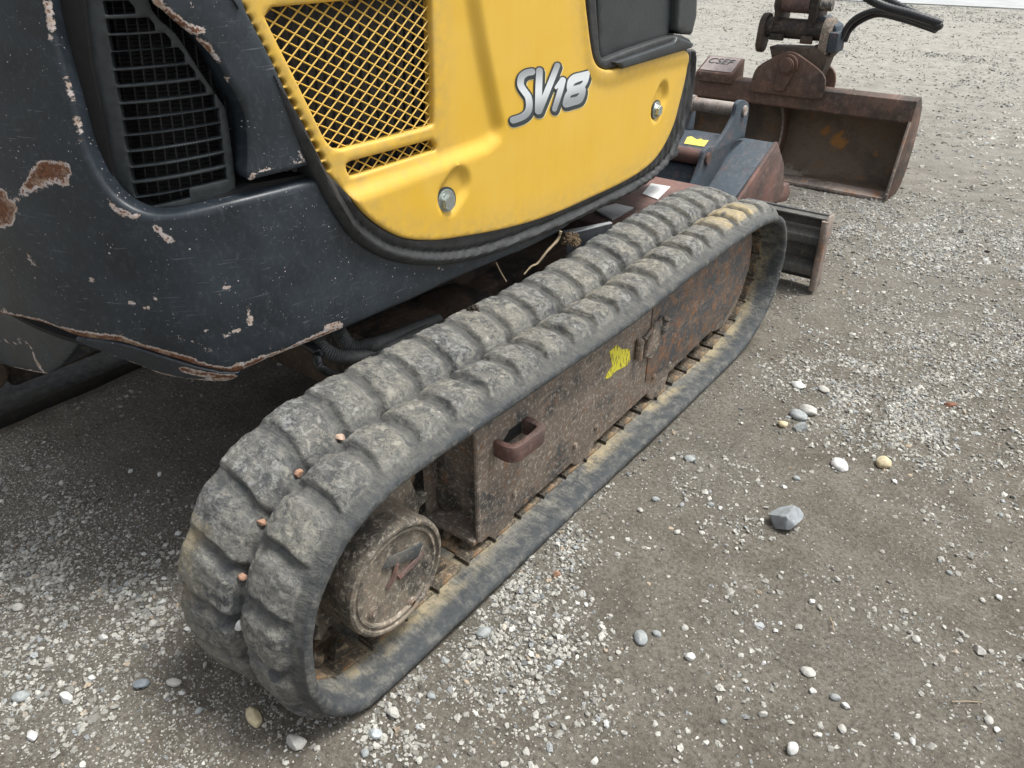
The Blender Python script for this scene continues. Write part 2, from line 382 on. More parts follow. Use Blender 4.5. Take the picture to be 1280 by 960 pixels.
# plan curve of the upper body: seen from above, from behind the machine round its corner to the front
PLAN = cr([(-1.30, .40), (-1.10, .375), (-.90, .362), (-.66, .352), (-.50, .368), (-.385, .41), (-.312, .462), (-.27, .525), (-.250, .60), (-.240, .72),
           (-.231, .9), (-.227, 1.1), (-.230, 1.3), (-.235, 1.5), (-.241, 1.65), (-.249, 1.8), (-.262, 1.89), (-.30, 1.95), (-.40, 1.995), (-.56, 2.01)], 24)
PT = np.gradient(PLAN, axis=0); PT /= np.linalg.norm(PT, axis=1)[:, None]
PN = np.stack([PT[:, 1], -PT[:, 0]], 1)
PS = np.concatenate([[0], np.cumsum(np.linalg.norm(np.diff(PLAN, axis=0), axis=1))])
def body(s, z, d):
    "point of the body skin: arc length s, height z, distance d outside the skin"
    s = np.asarray(s, float)
    x = np.interp(s, PS, PLAN[:, 0]); y = np.interp(s, PS, PLAN[:, 1])
    nx = np.interp(s, PS, PN[:, 0]); ny = np.interp(s, PS, PN[:, 1])
    return np.stack([x + nx * d, y + ny * d, np.broadcast_to(z, s.shape) + 0 * s], -1)
def sz(px, py, d=0.0):
    r = ray(px, py); Q = PLAN + PN * d - CAM[:2]
    c = Q[:, 0] * r[1] - Q[:, 1] * r[0]; best = None
    for i in np.nonzero(c[:-1] * c[1:] <= 0)[0]:
        f = c[i] / (c[i] - c[i + 1] + 1e-15); q = Q[i] + f * (Q[i + 1] - Q[i])
        t = (q @ r[:2]) / (r[:2] @ r[:2])
        if t > 0 and (best is None or t < best[0]): best = (t, PS[i] + f * (PS[i + 1] - PS[i]))
    if best is None: raise ValueError(('no hit', px, py))
    return np.array([best[1], 1.0 + best[0] * r[2]])
def szp(pts, d=0.0): return np.array([sz(a, b, d) for a, b in pts])

def resample(poly, step):
    out = []
    for i in range(len(poly)):
        a, b = poly[i], poly[(i + 1) % len(poly)]; L = np.linalg.norm(b - a)
        for k in range(max(1, int(L / step))): out.append(a + (b - a) * k / max(1, int(L / step)))
    return np.array(out)

def patch(name, poly, mat, parent=None, d=0.0, holes=(), grid=.01, step=.006, er=.004, hfun=None, thick=.02, chips=None, surf=None, smooth=True, mats=None):
    "a curved sheet on the body skin from an outline in (s,z), with holes, rolled edges and real thickness"
    surf = surf or body
    poly = resample(np.asarray(poly), step); hs_ = [resample(np.asarray(h), step) for h in holes]
    lo, hi = poly.min(0), poly.max(0)
    gx, gy = np.meshgrid(np.arange(lo[0] + grid / 2, hi[0], grid), np.arange(lo[1] + grid / 2, hi[1], grid))
    gx = gx + (np.arange(gx.shape[0]) % 2)[:, None] * grid * .5
    Gp = np.stack([gx.ravel(), gy.ravel()], 1)
    A = [poly] + hs_; SA = np.concatenate([a for a in A]); SB = np.concatenate([np.roll(a, -1, 0) for a in A])
    keep = inside(Gp, poly)
    for h in hs_: keep &= ~inside(Gp, h)
    Gp = Gp[keep]; dd = seg_dist(Gp, SA, SB) if len(Gp) else np.zeros(0); Gp = Gp[dd > step * .55]
    # rolled edge: a row of points just inside the outline
    rows = []
    if er > 0:
        for ring in A:
            t = np.roll(ring, -1, 0) - np.roll(ring, 1, 0); t /= np.linalg.norm(t, axis=1)[:, None] + 1e-9
            n_ = np.stack([-t[:, 1], t[:, 0]], 1)
            for f in (.25, .8):
                for sgn in (1, -1):
                    q = ring + n_ * er * f * sgn; ok = inside(q, poly)
                    for h in hs_: ok &= ~inside(q, h)
                    q = q[ok]
                    if len(q): q = q[seg_dist(q, SA, SB) > er * f * .9]; rows.append(q)
        Gp = np.concatenate([Gp[seg_dist(Gp, SA, SB) > er * 1.1 if len(Gp) else []]] + rows) if len(Gp) else np.concatenate(rows) if rows else Gp
    allp = np.concatenate([SA, Gp]) if len(Gp) else SA
    edges, k = [], 0
    for a in A:
        n = len(a); edges += [(k + i, k + (i + 1) % n) for i in range(n)]; k += n
    vo, eo, fo, ov, oe, of = delaunay_2d_cdt([Vector(p) for p in allp.tolist()], edges, [], 0, 1e-6)
    V2 = np.array([tuple(v) for v in vo]); F = np.array([tuple(f) for f in fo if len(f) == 3])
    cen = V2[F].mean(1); ok = inside(cen, poly)
    for h in hs_: ok &= ~inside(cen, h)
    F = F[ok]
    a_ = V2[F]; area = np.cross(a_[:, 1] - a_[:, 0], a_[:, 2] - a_[:, 0]); F = F[np.abs(area) > 1e-10]; 
    a_ = V2[F]; area = np.cross(a_[:, 1] - a_[:, 0], a_[:, 2] - a_[:, 0]); F[area < 0] = F[area < 0][:, ::-1]
    D = seg_dist(V2, SA, SB)
    h = np.full(len(V2), float(d))
    if er > 0: q = np.clip(1 - D / er, 0, 1); h = h - er * (1 - np.sqrt(np.clip(1 - q * q, 0, 1)))
    if hfun is not None: h = h + hfun(V2, D)
    V = surf(V2[:, 0], V2[:, 1], h)
    # boundary skirt
    E = {}
    for f in F:
        for i in range(3):
            e = (int(f[i]), int(f[(i + 1) % 3])); E[e] = 1
    be = [e for e in E if (e[1], e[0]) not in E]
    nb = len(V); used = sorted({i for e in be for i in e}); mp = {i: nb + k for k, i in enumerate(used)}
    Vb = surf(V2[used, 0], V2[used, 1], h[used] - thick)
    V = np.concatenate([V, Vb]); F3 = [tuple(map(int, f)) for f in F]
    F4 = [(e[1], e[0], mp[e[0]], mp[e[1]]) for e in be]
    me = mesh(name, V, F3 + F4)
    sm = np.zeros(len(me.polygons), bool); sm[:len(F3)] = smooth; me.polygons.foreach_set('use_smooth', sm)
    me.set_sharp_from_angle(angle=math.radians(50))
    uvl = me.uv_layers.new(name='UVMap'); li = np.zeros(len(me.loops), np.int32); me.loops.foreach_get('vertex_index', li)
    U = np.concatenate([V2, V2[used]]); UVs = np.concatenate([V2, V2[used] + (.013, .011)]); uvl.data.foreach_set('uv', UVs[li].astype(np.float32).ravel())
    Dall = np.concatenate([D, np.zeros(len(used))])
    at = me.attributes.new('edge', 'FLOAT', 'POINT'); at.data.foreach_set('value', Dall.astype(np.float32))
    c = np.full(len(U), -.02)
    if chips:
        for kind, pts, wdt in chips:
            if kind == 'poly': c = np.maximum(c, sdist(U, pts))
            else: c = np.maximum(c, wdt - seg_dist(U, pts[:-1], pts[1:]))
    c[len(V2):] = np.minimum(c[len(V2):] - .02, -.02)
    at = me.attributes.new('chip', 'FLOAT', 'POINT'); at.data.foreach_set('value', c.astype(np.float32))
    return add(name, me, mats or mat, parent)

# ================================================================ EXCAVATOR
EX = thing('mini_excavator', (-.66, 1.17, 0), 'yellow and dark blue-grey mini excavator with scuffed counterweight and rubber tracks, parked on gravel', 'excavator')

# ---- yellow side panel
y_left = [(255, -70), (297, 2), (316, 30), (345, 84), (378, 146), (409, 206), (434, 238), (462, 272), (500, 296), (540, 301), (581, 296),
          (620, 289), (660, 279), (700, 265), (740, 247), (780, 228), (808, 210), (826, 190), (841, 160), (851, 125), (858, 95), (861, 76)]
y_top = [(861, 76), (859, 66), (850, 62), (820, 70), (790, 79), (765, 87), (752, 86), (743, 78), (738, 60), (733, 20), (730, -10), (724, -70)]
ypx = np.concatenate([cr(y_left, 6), cr(y_top, 6)[1:]])
YD = .012
ypoly = szp(ypx, YD)
vent1 = szp(cr([(344, 14), (350, 10), (352, 10), (352, 10), (440, 2), (530, -7), (546, -9), (546, -9), (548, -6), (549, 40), (550, 100), (550, 148), (549, 157), (543, 161),
                (543, 161), (500, 173), (448, 186), (436, 189), (424, 187), (413, 174), (413, 174), (380, 105), (343, 30), (341, 22)], 4, True), YD)
vent2 = szp(cr([(441, 212), (442, 207), (447, 204), (447, 204), (500, 190), (544, 178), (550, 179), (553, 184), (552, 190), (546, 192), (546, 192), (500, 207), (452, 222), (445, 221)], 4, True), YD)
scal = []
for k in range(-2, 14):
    cx, cy = 325.3 + 6.9 * k, 38 + 13.3 * k
    scal.append(szp([(cx + 4.6 * math.cos(a) + 2.2 * math.sin(a), cy + 5.3 * math.sin(a)) for a in np.linspace(0, 2 * math.pi, 12, False)], YD))
rec = szp([(60, -150), (594, -150), (597, -60), (603, 0), (613, 60), (627, 130), (633, 158), (629, 176), (612, 192), (570, 208), (520, 227), (470, 246), (430, 262), (380, 280), (60, 300)], YD)
dim = [(sz(563, 246, YD), sz(573, 231, YD), 0.031, .009), (sz(822, 135, YD), sz(828, 120, YD), .033, .010)]
wlip = szp([(733, -60), (742, 78), (752, 88), (765, 89), (820, 71), (861, 64)], YD)
def yh(P, D):
    h = -.013 * sstep(.0, .026, sdist(P, rec))
    for c0, c1, r, dp in dim:
        d = seg_dist(P, c0[None], c1[None]); h -= dp * sstep(r, r * .62, d)
    h += .0035 * sstep(.035, .008, seg_dist(P, wlip[:-1], wlip[1:]))
    h += .0012 * (fbm(P[:, 0] * 9, P[:, 1] * 9) - .5)
    return h
PANEL = patch('side_panel', ypoly, M['yellow'], EX, d=YD, holes=[vent1, vent2] + scal, grid=.006, step=.003, er=.0042, hfun=yh, thick=.014)
# mesh of the vents: flat crossed wires behind each opening
def lattice(name, poly, pitch_a, pitch_b, ang_a, ang_b, d, w_, t_, parent, mat):
    V, F = [], []; c0 = poly.mean(0); R = np.ptp(poly, 0).max()
    for ang, pitch, dd in ((ang_a, pitch_a, d), (ang_b, pitch_b, d + .0006)):
        u = np.array([math.cos(ang), math.sin(ang)]); n = np.array([-u[1], u[0]])
        for k in range(-int(R / pitch) - 1, int(R / pitch) + 2):
            ts = np.linspace(-R, R, 240); L = c0 + n * k * pitch + u * ts[:, None]; ins = inside(L, poly)
            i = 0
            while i < len(ts):
                if ins[i]:
                    j = i
                    while j + 1 < len(ts) and ins[j + 1]: j += 1
                    a, b = max(i - 1, 0), min(j + 1, len(ts) - 1); m = max(2, (b - a) // 12)
                    idx = np.linspace(a, b, m).astype(int); b0 = len(V)
                    for q in idx:
                        for (o, dz) in ((-w_, 0), (0, t_), (w_, 0), (0, -t_ * 2)): V.append(body(*(L[q] + n * o), dd + dz))
                    for q in range(len(idx) - 1):
                        for e in range(4): F.append((b0 + q * 4 + e, b0 + q * 4 + 4 + e, b0 + q * 4 + 4 + (e + 1) % 4, b0 + q * 4 + (e + 1) % 4))
                    i = j + 1
                else: i += 1
    return add(name, mesh(name, V, F), mat, parent)
lattice('mesh_grille', vent1, .0131, .0145, math.radians(-28), math.radians(38), -.011, .0011, .0012, PANEL, M['yellow'])
lattice('mesh_grille', vent2, .0133, .0145, math.radians(-31), math.radians(38), -.009, .0010, .0012, PANEL, M['yellow'])
# bolts
def bolt(cx, cy, d, r, parent, tilt=0):
    s0, z0 = sz(cx, cy, d); p = body(np.array([s0]), z0, d)[0]; q = body(np.array([s0]), z0, d + .02)[0]; n = Vector(q - p).normalized()
    b = MB(); p = Vector(p)
    k_ = MB(); k_.cyl(p - n * .004, p + n * .0012, r * 1.72, 32, .0005); k_.out('bolt_washer', M['lettering_dark'], parent)
    b.cyl(p - n * .002, p + n * .0025, r * 1.5, 28, .0008); b.cyl(p + n * .002, p + n * .0035, r * 1.15, 28, .0005)
    b.cyl(p + n * .003, p + n * .011, r, 6, .0009)
    return b.out('bolt', M['metal'], parent, 30)
bolt(557, 252, YD - .0065, .0138, PANEL); bolt(820, 138, YD - .0075, .0130, PANEL)

# ---- printed lettering on the panel
def Z(l, k=8.0, ox=620, oy=60): return [(ox + a / k, oy + b / k) for a, b in l]
def stroke(pts, w, dx=0, dy=0, cap=6):
    P = np.array(pts, float) + (dx, dy); W = w if hasattr(w, '__len__') else [w] * len(P)
    T = np.gradient(P, axis=0); T /= np.linalg.norm(T, axis=1)[:, None]; N = np.stack([-T[:, 1], T[:, 0]], 1)
    L = [P[i] + N[i] * W[i] / 2 for i in range(len(P))]; R = [P[i] - N[i] * W[i] / 2 for i in range(len(P))][::-1]
    e = P[-1]; a0 = math.atan2(N[-1][1], N[-1][0]); c1 = [e + W[-1] / 2 * np.array([math.cos(a0 - t), math.sin(a0 - t)]) for t in np.linspace(0, math.pi, cap)[1:-1]]
    b = P[0]; a1 = math.atan2(-N[0][1], -N[0][0]); c2 = [b + W[0] / 2 * np.array([math.cos(a1 - t), math.sin(a1 - t)]) for t in np.linspace(0, math.pi, cap)[1:-1]]
    return np.array(L + c1 + R + c2)
GL = {
 'S': [(cr(Z([(360, 238), (300, 252), (254, 296), (247, 370), (282, 430), (322, 490), (333, 570), (318, 640), (262, 690), (172, 722)]), 5), [8.4] * 46, None)],
 'V': [(cr(Z([(435, 228), (428, 400), (424, 630)]), 5), None, (8.2, 8.8)), (cr(Z([(614, 176), (530, 390), (432, 632)]), 5), None, (7.0, 7.6))],
 '1': [(cr(Z([(668, 322), (640, 440), (585, 612)]), 5), None, (7.6, 6.2)), (cr(Z([(600, 398), (655, 330)]), 5), None, (3.5, 5.5))],
}
def up(px, d): return szp(px, d)
def flat(name, px, d, mat, parent, th=.0004):
    return patch(name, up(px, d), mat, parent, d=d, grid=.006, step=.0015, er=0, thick=th, smooth=True)
def joined(name, obs, parent, mats):
    "merge flat print layers into one mesh with several materials"
    bm = bmesh.new()
    for mi, o in obs:
        k = len(bm.faces); bm.from_mesh(o.data); bm.faces.ensure_lookup_table()
        for f in bm.faces[k:]: f.material_index = mi
    me = bpy.data.meshes.new(name); bm.to_mesh(me); bm.free()
    for mi, o in obs: old = o.data; bpy.data.objects.remove(o); bpy.data.meshes.remove(old)
    return add(name, me, mats, parent)
lay = 0
PM = [M['cream'], M['lettering_dark'], M['silverprint']]
def letter(strokes, name):
    global lay
    obs = []
    for grow, sh, mi, base in ((6.2, (1.0, 3.0), 0, .0003), (4.6, (1.0, 2.8), 1, .0008), (4.4, (0.2, .3), 1, .0013), (0, (0, 0), 2, .0022)):
        for px, W, ww in strokes:
            W_ = list(np.linspace(ww[0], ww[1], len(px))) if ww else [W[0]] * len(px)
            lay += 1
            obs.append((mi, flat('lay', stroke(px, [q + grow for q in W_], *sh, cap=9), YD + base + (lay % 9) * .00004, None, None)))
    return joined(name, obs, PANEL, PM)
letter(GL['S'], 'letter'); letter(GL['V'], 'letter'); letter(GL['1'], 'digit')
e8 = cr(Z([(735, 300), (765, 272), (800, 257), (860, 243), (925, 226), (925, 226), (936, 260), (922, 330), (890, 392), (890, 392), (898, 420), (885, 490), (850, 548), (780, 575), (700, 596), (672, 580), (668, 540), (690, 470), (712, 430), (712, 430), (708, 380), (718, 330)]), 4, True)
c8 = e8.mean(0)
def growp(P, g, dx=0, dy=0):
    T = np.roll(P, -1, 0) - np.roll(P, 1, 0); T /= np.linalg.norm(T, axis=1)[:, None] + 1e-9
    N = np.stack([T[:, 1], -T[:, 0]], 1); s_ = np.sign((N * (P - c8)).sum(1).sum()); return P + N * s_ * g + (dx, dy)
obs = [(0, flat('lay', growp(e8, 2.6, 1.0, 3), YD + .0003, None, None)), (1, flat('lay', growp(e8, 1.9, 1.0, 2.8), YD + .0008, None, None)), (1, flat('lay', growp(e8, 1.8), YD + .0013, None, None)), (2, flat('lay', e8, YD + .0022, None, None))]
for q in ([(778, 374), (800, 350), (868, 326), (858, 346), (840, 358)], [(745, 492), (765, 470), (830, 452), (822, 468), (800, 482)]):
    obs.append((1, flat('lay', cr(Z(q), 3, True), YD + .0027, None, None)))
joined('digit', obs, PANEL, PM)

# ---- seal round the panel
seal_out = [(225, -70), (268, -40), (290, -8), (303, 14), (322, 50), (350, 112), (368, 160), (386, 204), (404, 240), (424, 274), (441, 297), (470, 318), (500, 329), (540, 333), (580, 329), (620, 318), (660, 303),
            (700, 286), (750, 262), (790, 242), (822, 220), (842, 194), (857, 155), (866, 115), (869, 85), (869, 62)]
seal_in = [(x_, y_) for x_, y_ in [(858, 62), (857, 90), (850, 120), (838, 160), (823, 188), (806, 206), (778, 224), (738, 243), (698, 261), (658, 275), (620, 285), (581, 292), (540, 298), (500, 294), (462, 272), (430, 236), (402, 200), (371, 141), (338, 81), (309, 26), (292, 2), (252, -70)]]
SO, SI = cr(seal_out, 5), cr(seal_in, 5)
sealp = szp(np.concatenate([SO, SI]), .006)
so_sz = szp(SO, .006)
def sealh(P, D):
    n = fbm(P[:, 0] * 22, P[:, 1] * 22); do = seg_dist(P, so_sz[:-1], so_sz[1:])
    rid = .0012 * np.sin(P[:, 0] * 150 + 3 * n) * sstep(.0, .02, P[:, 0] - sealp[:, 0].min() - .55)
    roll = .006 * np.exp(-((do - .012) / .006) ** 2) - .004 * np.exp(-((do - .024) / .004) ** 2)
    lip = .001 * sstep(.024, .030, do) + .0018 * np.sin(P[:, 0] * 235 + 5 * n) * sstep(.9, 1.1, P[:, 0] - sealp[:, 0].min()) * sstep(.004, .012, do)
    return roll + lip + rid * sstep(.03, .0, do) + .003 * (n - .5)
patch('rubber_seal', sealp, M['rubber'], EX, d=.006, grid=.0045, step=.004, er=.006, hfun=sealh, thick=.03)

# ---- counterweight / lower body
CH = []
def chp(pts, n=3): CH.append(('poly', szp(cr(pts, n, True)), 0))
def chl(pts, w_): CH.append(('line', szp(pts), w_))
chp([(22, 238), (44, 203), (60, 201), (86, 203), (88, 223), (60, 229), (40, 240), (26, 242)])
chl([(-5, 257), (20, 249), (45, 236), (60, 230), (84, 231)], .0035)
chp([(-20, 234), (5, 236), (10, 248), (24, 256), (20, 268), (14, 283), (-20, 283)])
chp([(127, 238), (136, 246), (144, 256), (160, 262), (176, 268), (170, 277), (158, 273), (146, 269), (138, 256)], 2)
chp([(187, 281), (197, 280), (204, 288), (212, 293), (221, 300), (216, 306), (205, 303), (200, 294)], 2)
for x_, y_, r in [(24, 310, 3), (37, 322, 6), (42, 330, 4), (117, 292, 3), (166, 378, 4), (196, 373, 4), (184, 384, 5), (284, 360, 6), (256, 412, 5), (260, 437, 6), (227, 425, 4), (338, 433, 3), (42, 347, 4), (115, 350, 5),
                 (132, 346, 4), (186, 404, 3), (5, 388, 6), (169, 363, 3), (157, 310, 2), (240, 427, 2), (498, 372, 3), (548, 336, 2), (553, 336, 2)]:
    chl([(x_ - r * .4, y_), (x_ + r * .4, y_ + r * .2)], .0006 * r + .0012)
chl([(310, 386), (313, 396), (312, 404)], .0045); chl([(280, 420), (292, 415), (300, 412)], .003); chl([(408, 408), (424, 404)], .0045)
crease = [(-30, 388), (0, 394), (50, 405), (100, 423), (150, 431), (200, 446), (250, 461), (287, 468), (300, 461), (330, 449), (400, 421), (428, 409)]
chl(crease[:10], .0075); chl(crease[5:9], .011); chl(crease[1:5], .0090); chl(crease[9:], .0055); chl([(80, 416), (150, 427), (240, 453)], .010)
chl([(57, 5), (61, 30), (63, 52)], .004); chl([(80, 95), (88, 125)], .003); chl([(94, 150), (100, 176)], .0035)
open_px = [(47, -70), (57, -5), (66, 40), (77, 80), (86, 112), (96, 148), (105, 180), (116, 206), (130, 230), (148, 249), (170, 262), (196, 268), (225, 266), (260, 259), (300, 249), (345, 238), (392, 226)]
cw_bottom = [(640, 320), (600, 337), (560, 355), (520, 374), (480, 392), (440, 410), (400, 426), (345, 448), (312, 462), (298, 468), (287, 468), (250, 461), (200, 446), (150, 431), (100, 424), (50, 406), (0, 395), (-34, 389)]
cwpx = np.concatenate([cr(open_px, 5), cr([(400, 222), (414, 250), (432, 275), (452, 300), (478, 312), (505, 322), (545, 326), (580, 322), (620, 311), (660, 296), (700, 279), (722, 272), (704, 288), (672, 305), (640, 320)], 4), cr(cw_bottom, 4)[1:], np.array([(-34, 100), (-34, -70)])])
cwpoly = szp(cwpx)
op_sz = szp(cr(open_px, 4)); bt_sz = szp(cr(cw_bottom, 3))
def cwh(P, D):
    h = .006 * (fbm(P[:, 0] * 5, P[:, 1] * 5) - .5)
    db = seg_dist(P, bt_sz[:-1], bt_sz[1:]); h -= .003 * sstep(.03, 0, db) ** 2
    return h
CW = patch('counterweight', cwpoly, M['dark'], EX, d=0, grid=.0065, step=.004, er=.007, hfun=cwh, thick=.020, chips=CH)
# lower bevel of the counterweight

cre = szp(cr([(0, 394), (50, 405), (100, 423), (150, 430), (200, 445), (250, 460), (287, 466), (303, 464)], 4), -.006)
low = szp(cr([(97, 423.5), (112, 434), (140, 452), (175, 470), (194, 477), (230, 479), (281, 478), (300, 467)], 4), -.012)
bevp = np.concatenate([szp(cr([(97, 420), (150, 428), (200, 443), (250, 458), (287, 464), (303, 462)], 4), -.006), low[::-1]])
def bvh(P, D): return .003 * (fbm(P[:, 0] * 14, P[:, 1] * 14) - .5) - .55 * np.clip(seg_dist(P, cre[:-1], cre[1:]) - .001, 0, .05)
patch('lower_bevel', bevp, M['dark'], CW, d=-.004, grid=.008, step=.005, er=.003, hfun=bvh, thick=.05, chips=[('line', szp([(105, 432), (140, 452), (175, 470), (200, 477), (281, 477)], -.012), .0035), ('line', szp([(230, 462), (290, 470)], -.012), .008)])

# wedge shaped cover between the air intake and the seal
wch = []
for pts, wd in (([(193, -5), (200, 6), (212, 17), (224, 28), (236, 36), (252, 38)], .0062), ([(248, 52), (258, 57), (264, 66)], .0052), ([(268, 70), (273, 76)], .0045), ([(283, 98), (284, 102)], .004),
                ([(314, 224), (318, 214), (340, 208), (360, 203), (381, 199)], .0028), ([(370, 186), (383, 200)], .002), ([(238, 3), (242, 12)], .002), ([(350, 178), (352, 183)], .002)):
    wch.append(('line', szp(pts), wd))
wl = [(158, -70), (187, -2), (202, 12), (219, 27), (238, 42), (252, 54), (265, 67), (277, 86), (290, 110), (302, 132), (308, 150), (310, 175), (310, 200), (309, 216), (313, 226), (322, 224), (350, 217), (384, 208), (402, 204),
      (396, 190), (370, 140), (340, 75), (308, 12), (270, -70)]
patch('engine_side_cover', szp(cr(wl, 3, True)), M['dark'], EX, d=.002, grid=.007, step=.004, er=.006, hfun=lambda P, D: .003 * (fbm(P[:, 0] * 7, P[:, 1] * 7) - .5), thick=.06, chips=wch)

# air intake grille in the recess
GD = -.032
gl = [(85, -70), (101, 0), (110, 78), (126, 156), (138, 222), (150, 246), (172, 262), (200, 270), (240, 266), (297, 250), (297, 250), (294, 225), (290, 187), (283, 140), (275, 125), (247, 84), (219, 41), (190, 12), (160, -70)]
slots = []
rows = [(10, 58, 413, 540), (82, 133, 425, 620), (150, 203, 437, 686), (215, 272, 445, 740), (290, 338, 457, 783), (358, 407, 470, 825), (425, 472, 482, 862), (488, 537, 492, 880), (552, 600, 500, 886), (617, 662, 512, 893), (680, 722, 522, 900), (742, 785, 532, 908), (800, 832, 545, 760)]
rows = [(-64, -12, 402, 450)] + rows
for k, (a, b, x0, x1) in enumerate(rows):
    a -= 3; b += 3; x0 -= 2; x1 += 2
    sl_ = -.03 - .0125 * k; L = x1 - x0; cut = 28 if 0 < k < 7 else 5
    q = [(x0, a), (x0 + 4, a - 2), (x1 - cut, a + sl_ * (L - cut)), (x1 - 4, a + sl_ * L + 30), (x1, b + sl_ * L - 3), (x1 - 6, b + sl_ * L), (x0 + 14, b), (x0 + 8, b - 6)]
    slots.append(szp([(u / 3.2, v / 3.2) for u, v in q], GD))
GR = patch('air_intake_grille', szp(cr(gl, 3, True), GD), M['grille'], EX, d=GD, holes=slots, grid=.008, step=.004, er=.0012, thick=.008)
patch('foam_liner', szp([(40, -70), (52, 0), (70, 80), (90, 150), (104, 190), (120, 222), (142, 250), (168, 272), (200, 282), (250, 276), (395, 236), (395, 215), (312, 230), (240, 262), (200, 266), (172, 258), (150, 242), (141, 222), (129, 156), (113, 78), (104, 0), (88, -70)], -.024), M['void'], GR, d=-.024, grid=.02, step=.01, er=0, thick=.03)
# radiator behind: backing, vertical bars, slanted louvres
def strip_grid(name, x0, x1, y0, y1, d, mat, parent):
    V, F = [], []
    def quad(a, b, c, e, d0, d1):
        k = len(V)
        for (q, dd) in ((a, d0), (b, d0), (c, d1), (e, d1)): V.append(body(*sz(*q, d), d + dd))
        F.append((k, k + 1, k + 2, k + 3))
    xs = np.arange(x0, x1, 13.5)
    for x in xs:
        sk = 0.13
        quad((x, y0), (x + 1.3, y0), (x + 1.3 + sk * (y1 - y0), y1), (x + sk * (y1 - y0), y1), .004, .004)
        for y in np.arange(y0, y1, 5.2):
            xx = x + sk * (y - y0)
            quad((xx + 3, y), (xx + 13.5, y - 1.2), (xx + 13.5, y + 1.8), (xx + 3, y + 3), 0.003, -.006)
    return add(name, mesh(name, V, F), mat, parent)
patch('recess_backing', szp([(20, -70), (60, 60), (100, 200), (150, 262), (200, 285), (310, 262), (322, 200), (300, 100), (240, 30), (190, -70)], -.062), M['void'], GR, d=-.062, grid=.03, step=.02, er=0, thick=.004)
strip_grid('radiator_louvre', 122, 262, -40, 262, -.056, M['fin'], GR)
# backing behind yellow vents
BK = patch('panel_backing', szp([(240, -70), (330, 60), (400, 200), (450, 270), (540, 285), (620, 272), (700, 240), (700, -70)], -.05), M['void'], EX, d=-.05, grid=.03, step=.02, er=0, thick=.004)
V, F = [], []
for x in np.arange(345, 560, 11.0):
    k = len(V); 
    for (a, b, dd) in ((x, -40, -.035), (x + 4.5, -40, -.03), (x + 4.5, 215, -.03), (x, 215, -.035)): V.append(body(*sz(a, b, -.03), dd))
    F.append((k, k + 1, k + 2, k + 3))
add('radiator_fin', mesh('radiator_fin', V, F), M['fin'], BK)

# ---- cab lower corner at the top right
cabp = szp([(700, -120), (744, -120), (747, 0), (749, 60), (750, 76), (835, 47), (845, -10), (850, -120)], -.004)
CB = patch('cab_corner_panel', cabp, M['black'], EX, d=-.004, grid=.015, step=.01, er=.004, thick=.03)
trim = cr([(731, -120), (735, 0), (740, 56), (745, 76), (754, 86), (766, 86), (790, 78), (820, 68), (866, 53), (866, 53), (860, 47), (844, 44), (800, 58), (768, 70), (756, 74), (751, 66), (749, 40), (746, -10), (744, -120)], 4, True)
patch('cab_trim', szp(trim, .012), M['rubber'], EX, d=.012, grid=.007, step=.004, er=.005, thick=.03)
patch('cab_trim', szp([(770, 78), (845, 52), (848, 46), (868, 54), (866, 60), (780, 86)], .022), M['black'], EX, d=.022, grid=.01, step=.005, er=.004, thick=.02)
patch('door_post', szp([(846, -120), (848, 0), (846, 38), (852, 43), (866, 44), (872, 20), (876, -120)], .012), M['black'], EX, d=.012, grid=.01, step=.005, er=.008, thick=.05)

# upper body carcass so that the shell is closed behind the panels
b = MB()
inner = [tuple(body(np.array([s_]), 0, -.075)[0][:2]) for s_ in np.linspace(PS[0] + .25, PS[-1] - .02, 40)]
b.prism(inner + [(-1.0, 1.75), (-1.12, 1.2), (-1.12, .6)], 'z', .475, 1.25, 0)
b.out('platform_core', M['void'], EX, 30)
b = MB()
under = [tuple(body(np.array([s_]), 0, -.03)[0][:2]) for s_ in np.linspace(PS[0] + .25, PS[-1] - .3, 40)]
b.prism(under + [(-1.0, 1.75), (-1.12, 1.2), (-1.12, .6)], 'z', .468, .4745, 0); b.out('underside_plate', M['void'], EX, 30)
# tail bracket under the counterweight
tbp = szp([(-30, 380), (0, 388), (60, 404), (104, 422), (96, 434), (80, 454), (64, 466), (56, 468), (30, 463), (0, 455), (-30, 449)], -.05)
TBK = patch('tail_bracket', tbp, M['dark'], EX, d=-.05, grid=.012, step=.006, er=.003, thick=.006, hfun=lambda P, D: .004 * (fbm(P[:, 0] * 14, P[:, 1] * 14) - .5),
      chips=[('line', szp([(24, 425), (38, 434), (44, 452), (54, 465)], -.05), .0062), ('line', szp([(-20, 420), (24, 430)], -.05), .0035), ('line', szp([(-30, 450), (30, 463), (58, 468)], -.05), .004)])
a0, a1_, a2, a3 = onz(62, 467, .36), onz(118, 437, .36), onz(104, 420, .45), onz(66, 430, .45)
b = MB(); pts_ = [Vector(body(np.array([sz(61, 467, -.052)[0]]), sz(61, 467, -.052)[1], -.052)[0])]
s1 = pts_[0]; b.prism([(s1.y, s1.z + .002), (s1.y + .30, s1.z + .02), (s1.y + .30, .465), (s1.y + .004, .465)], 'x', s1.x - .006, s1.x, .001); b.out('bracket_side', M['blade'], TBK)
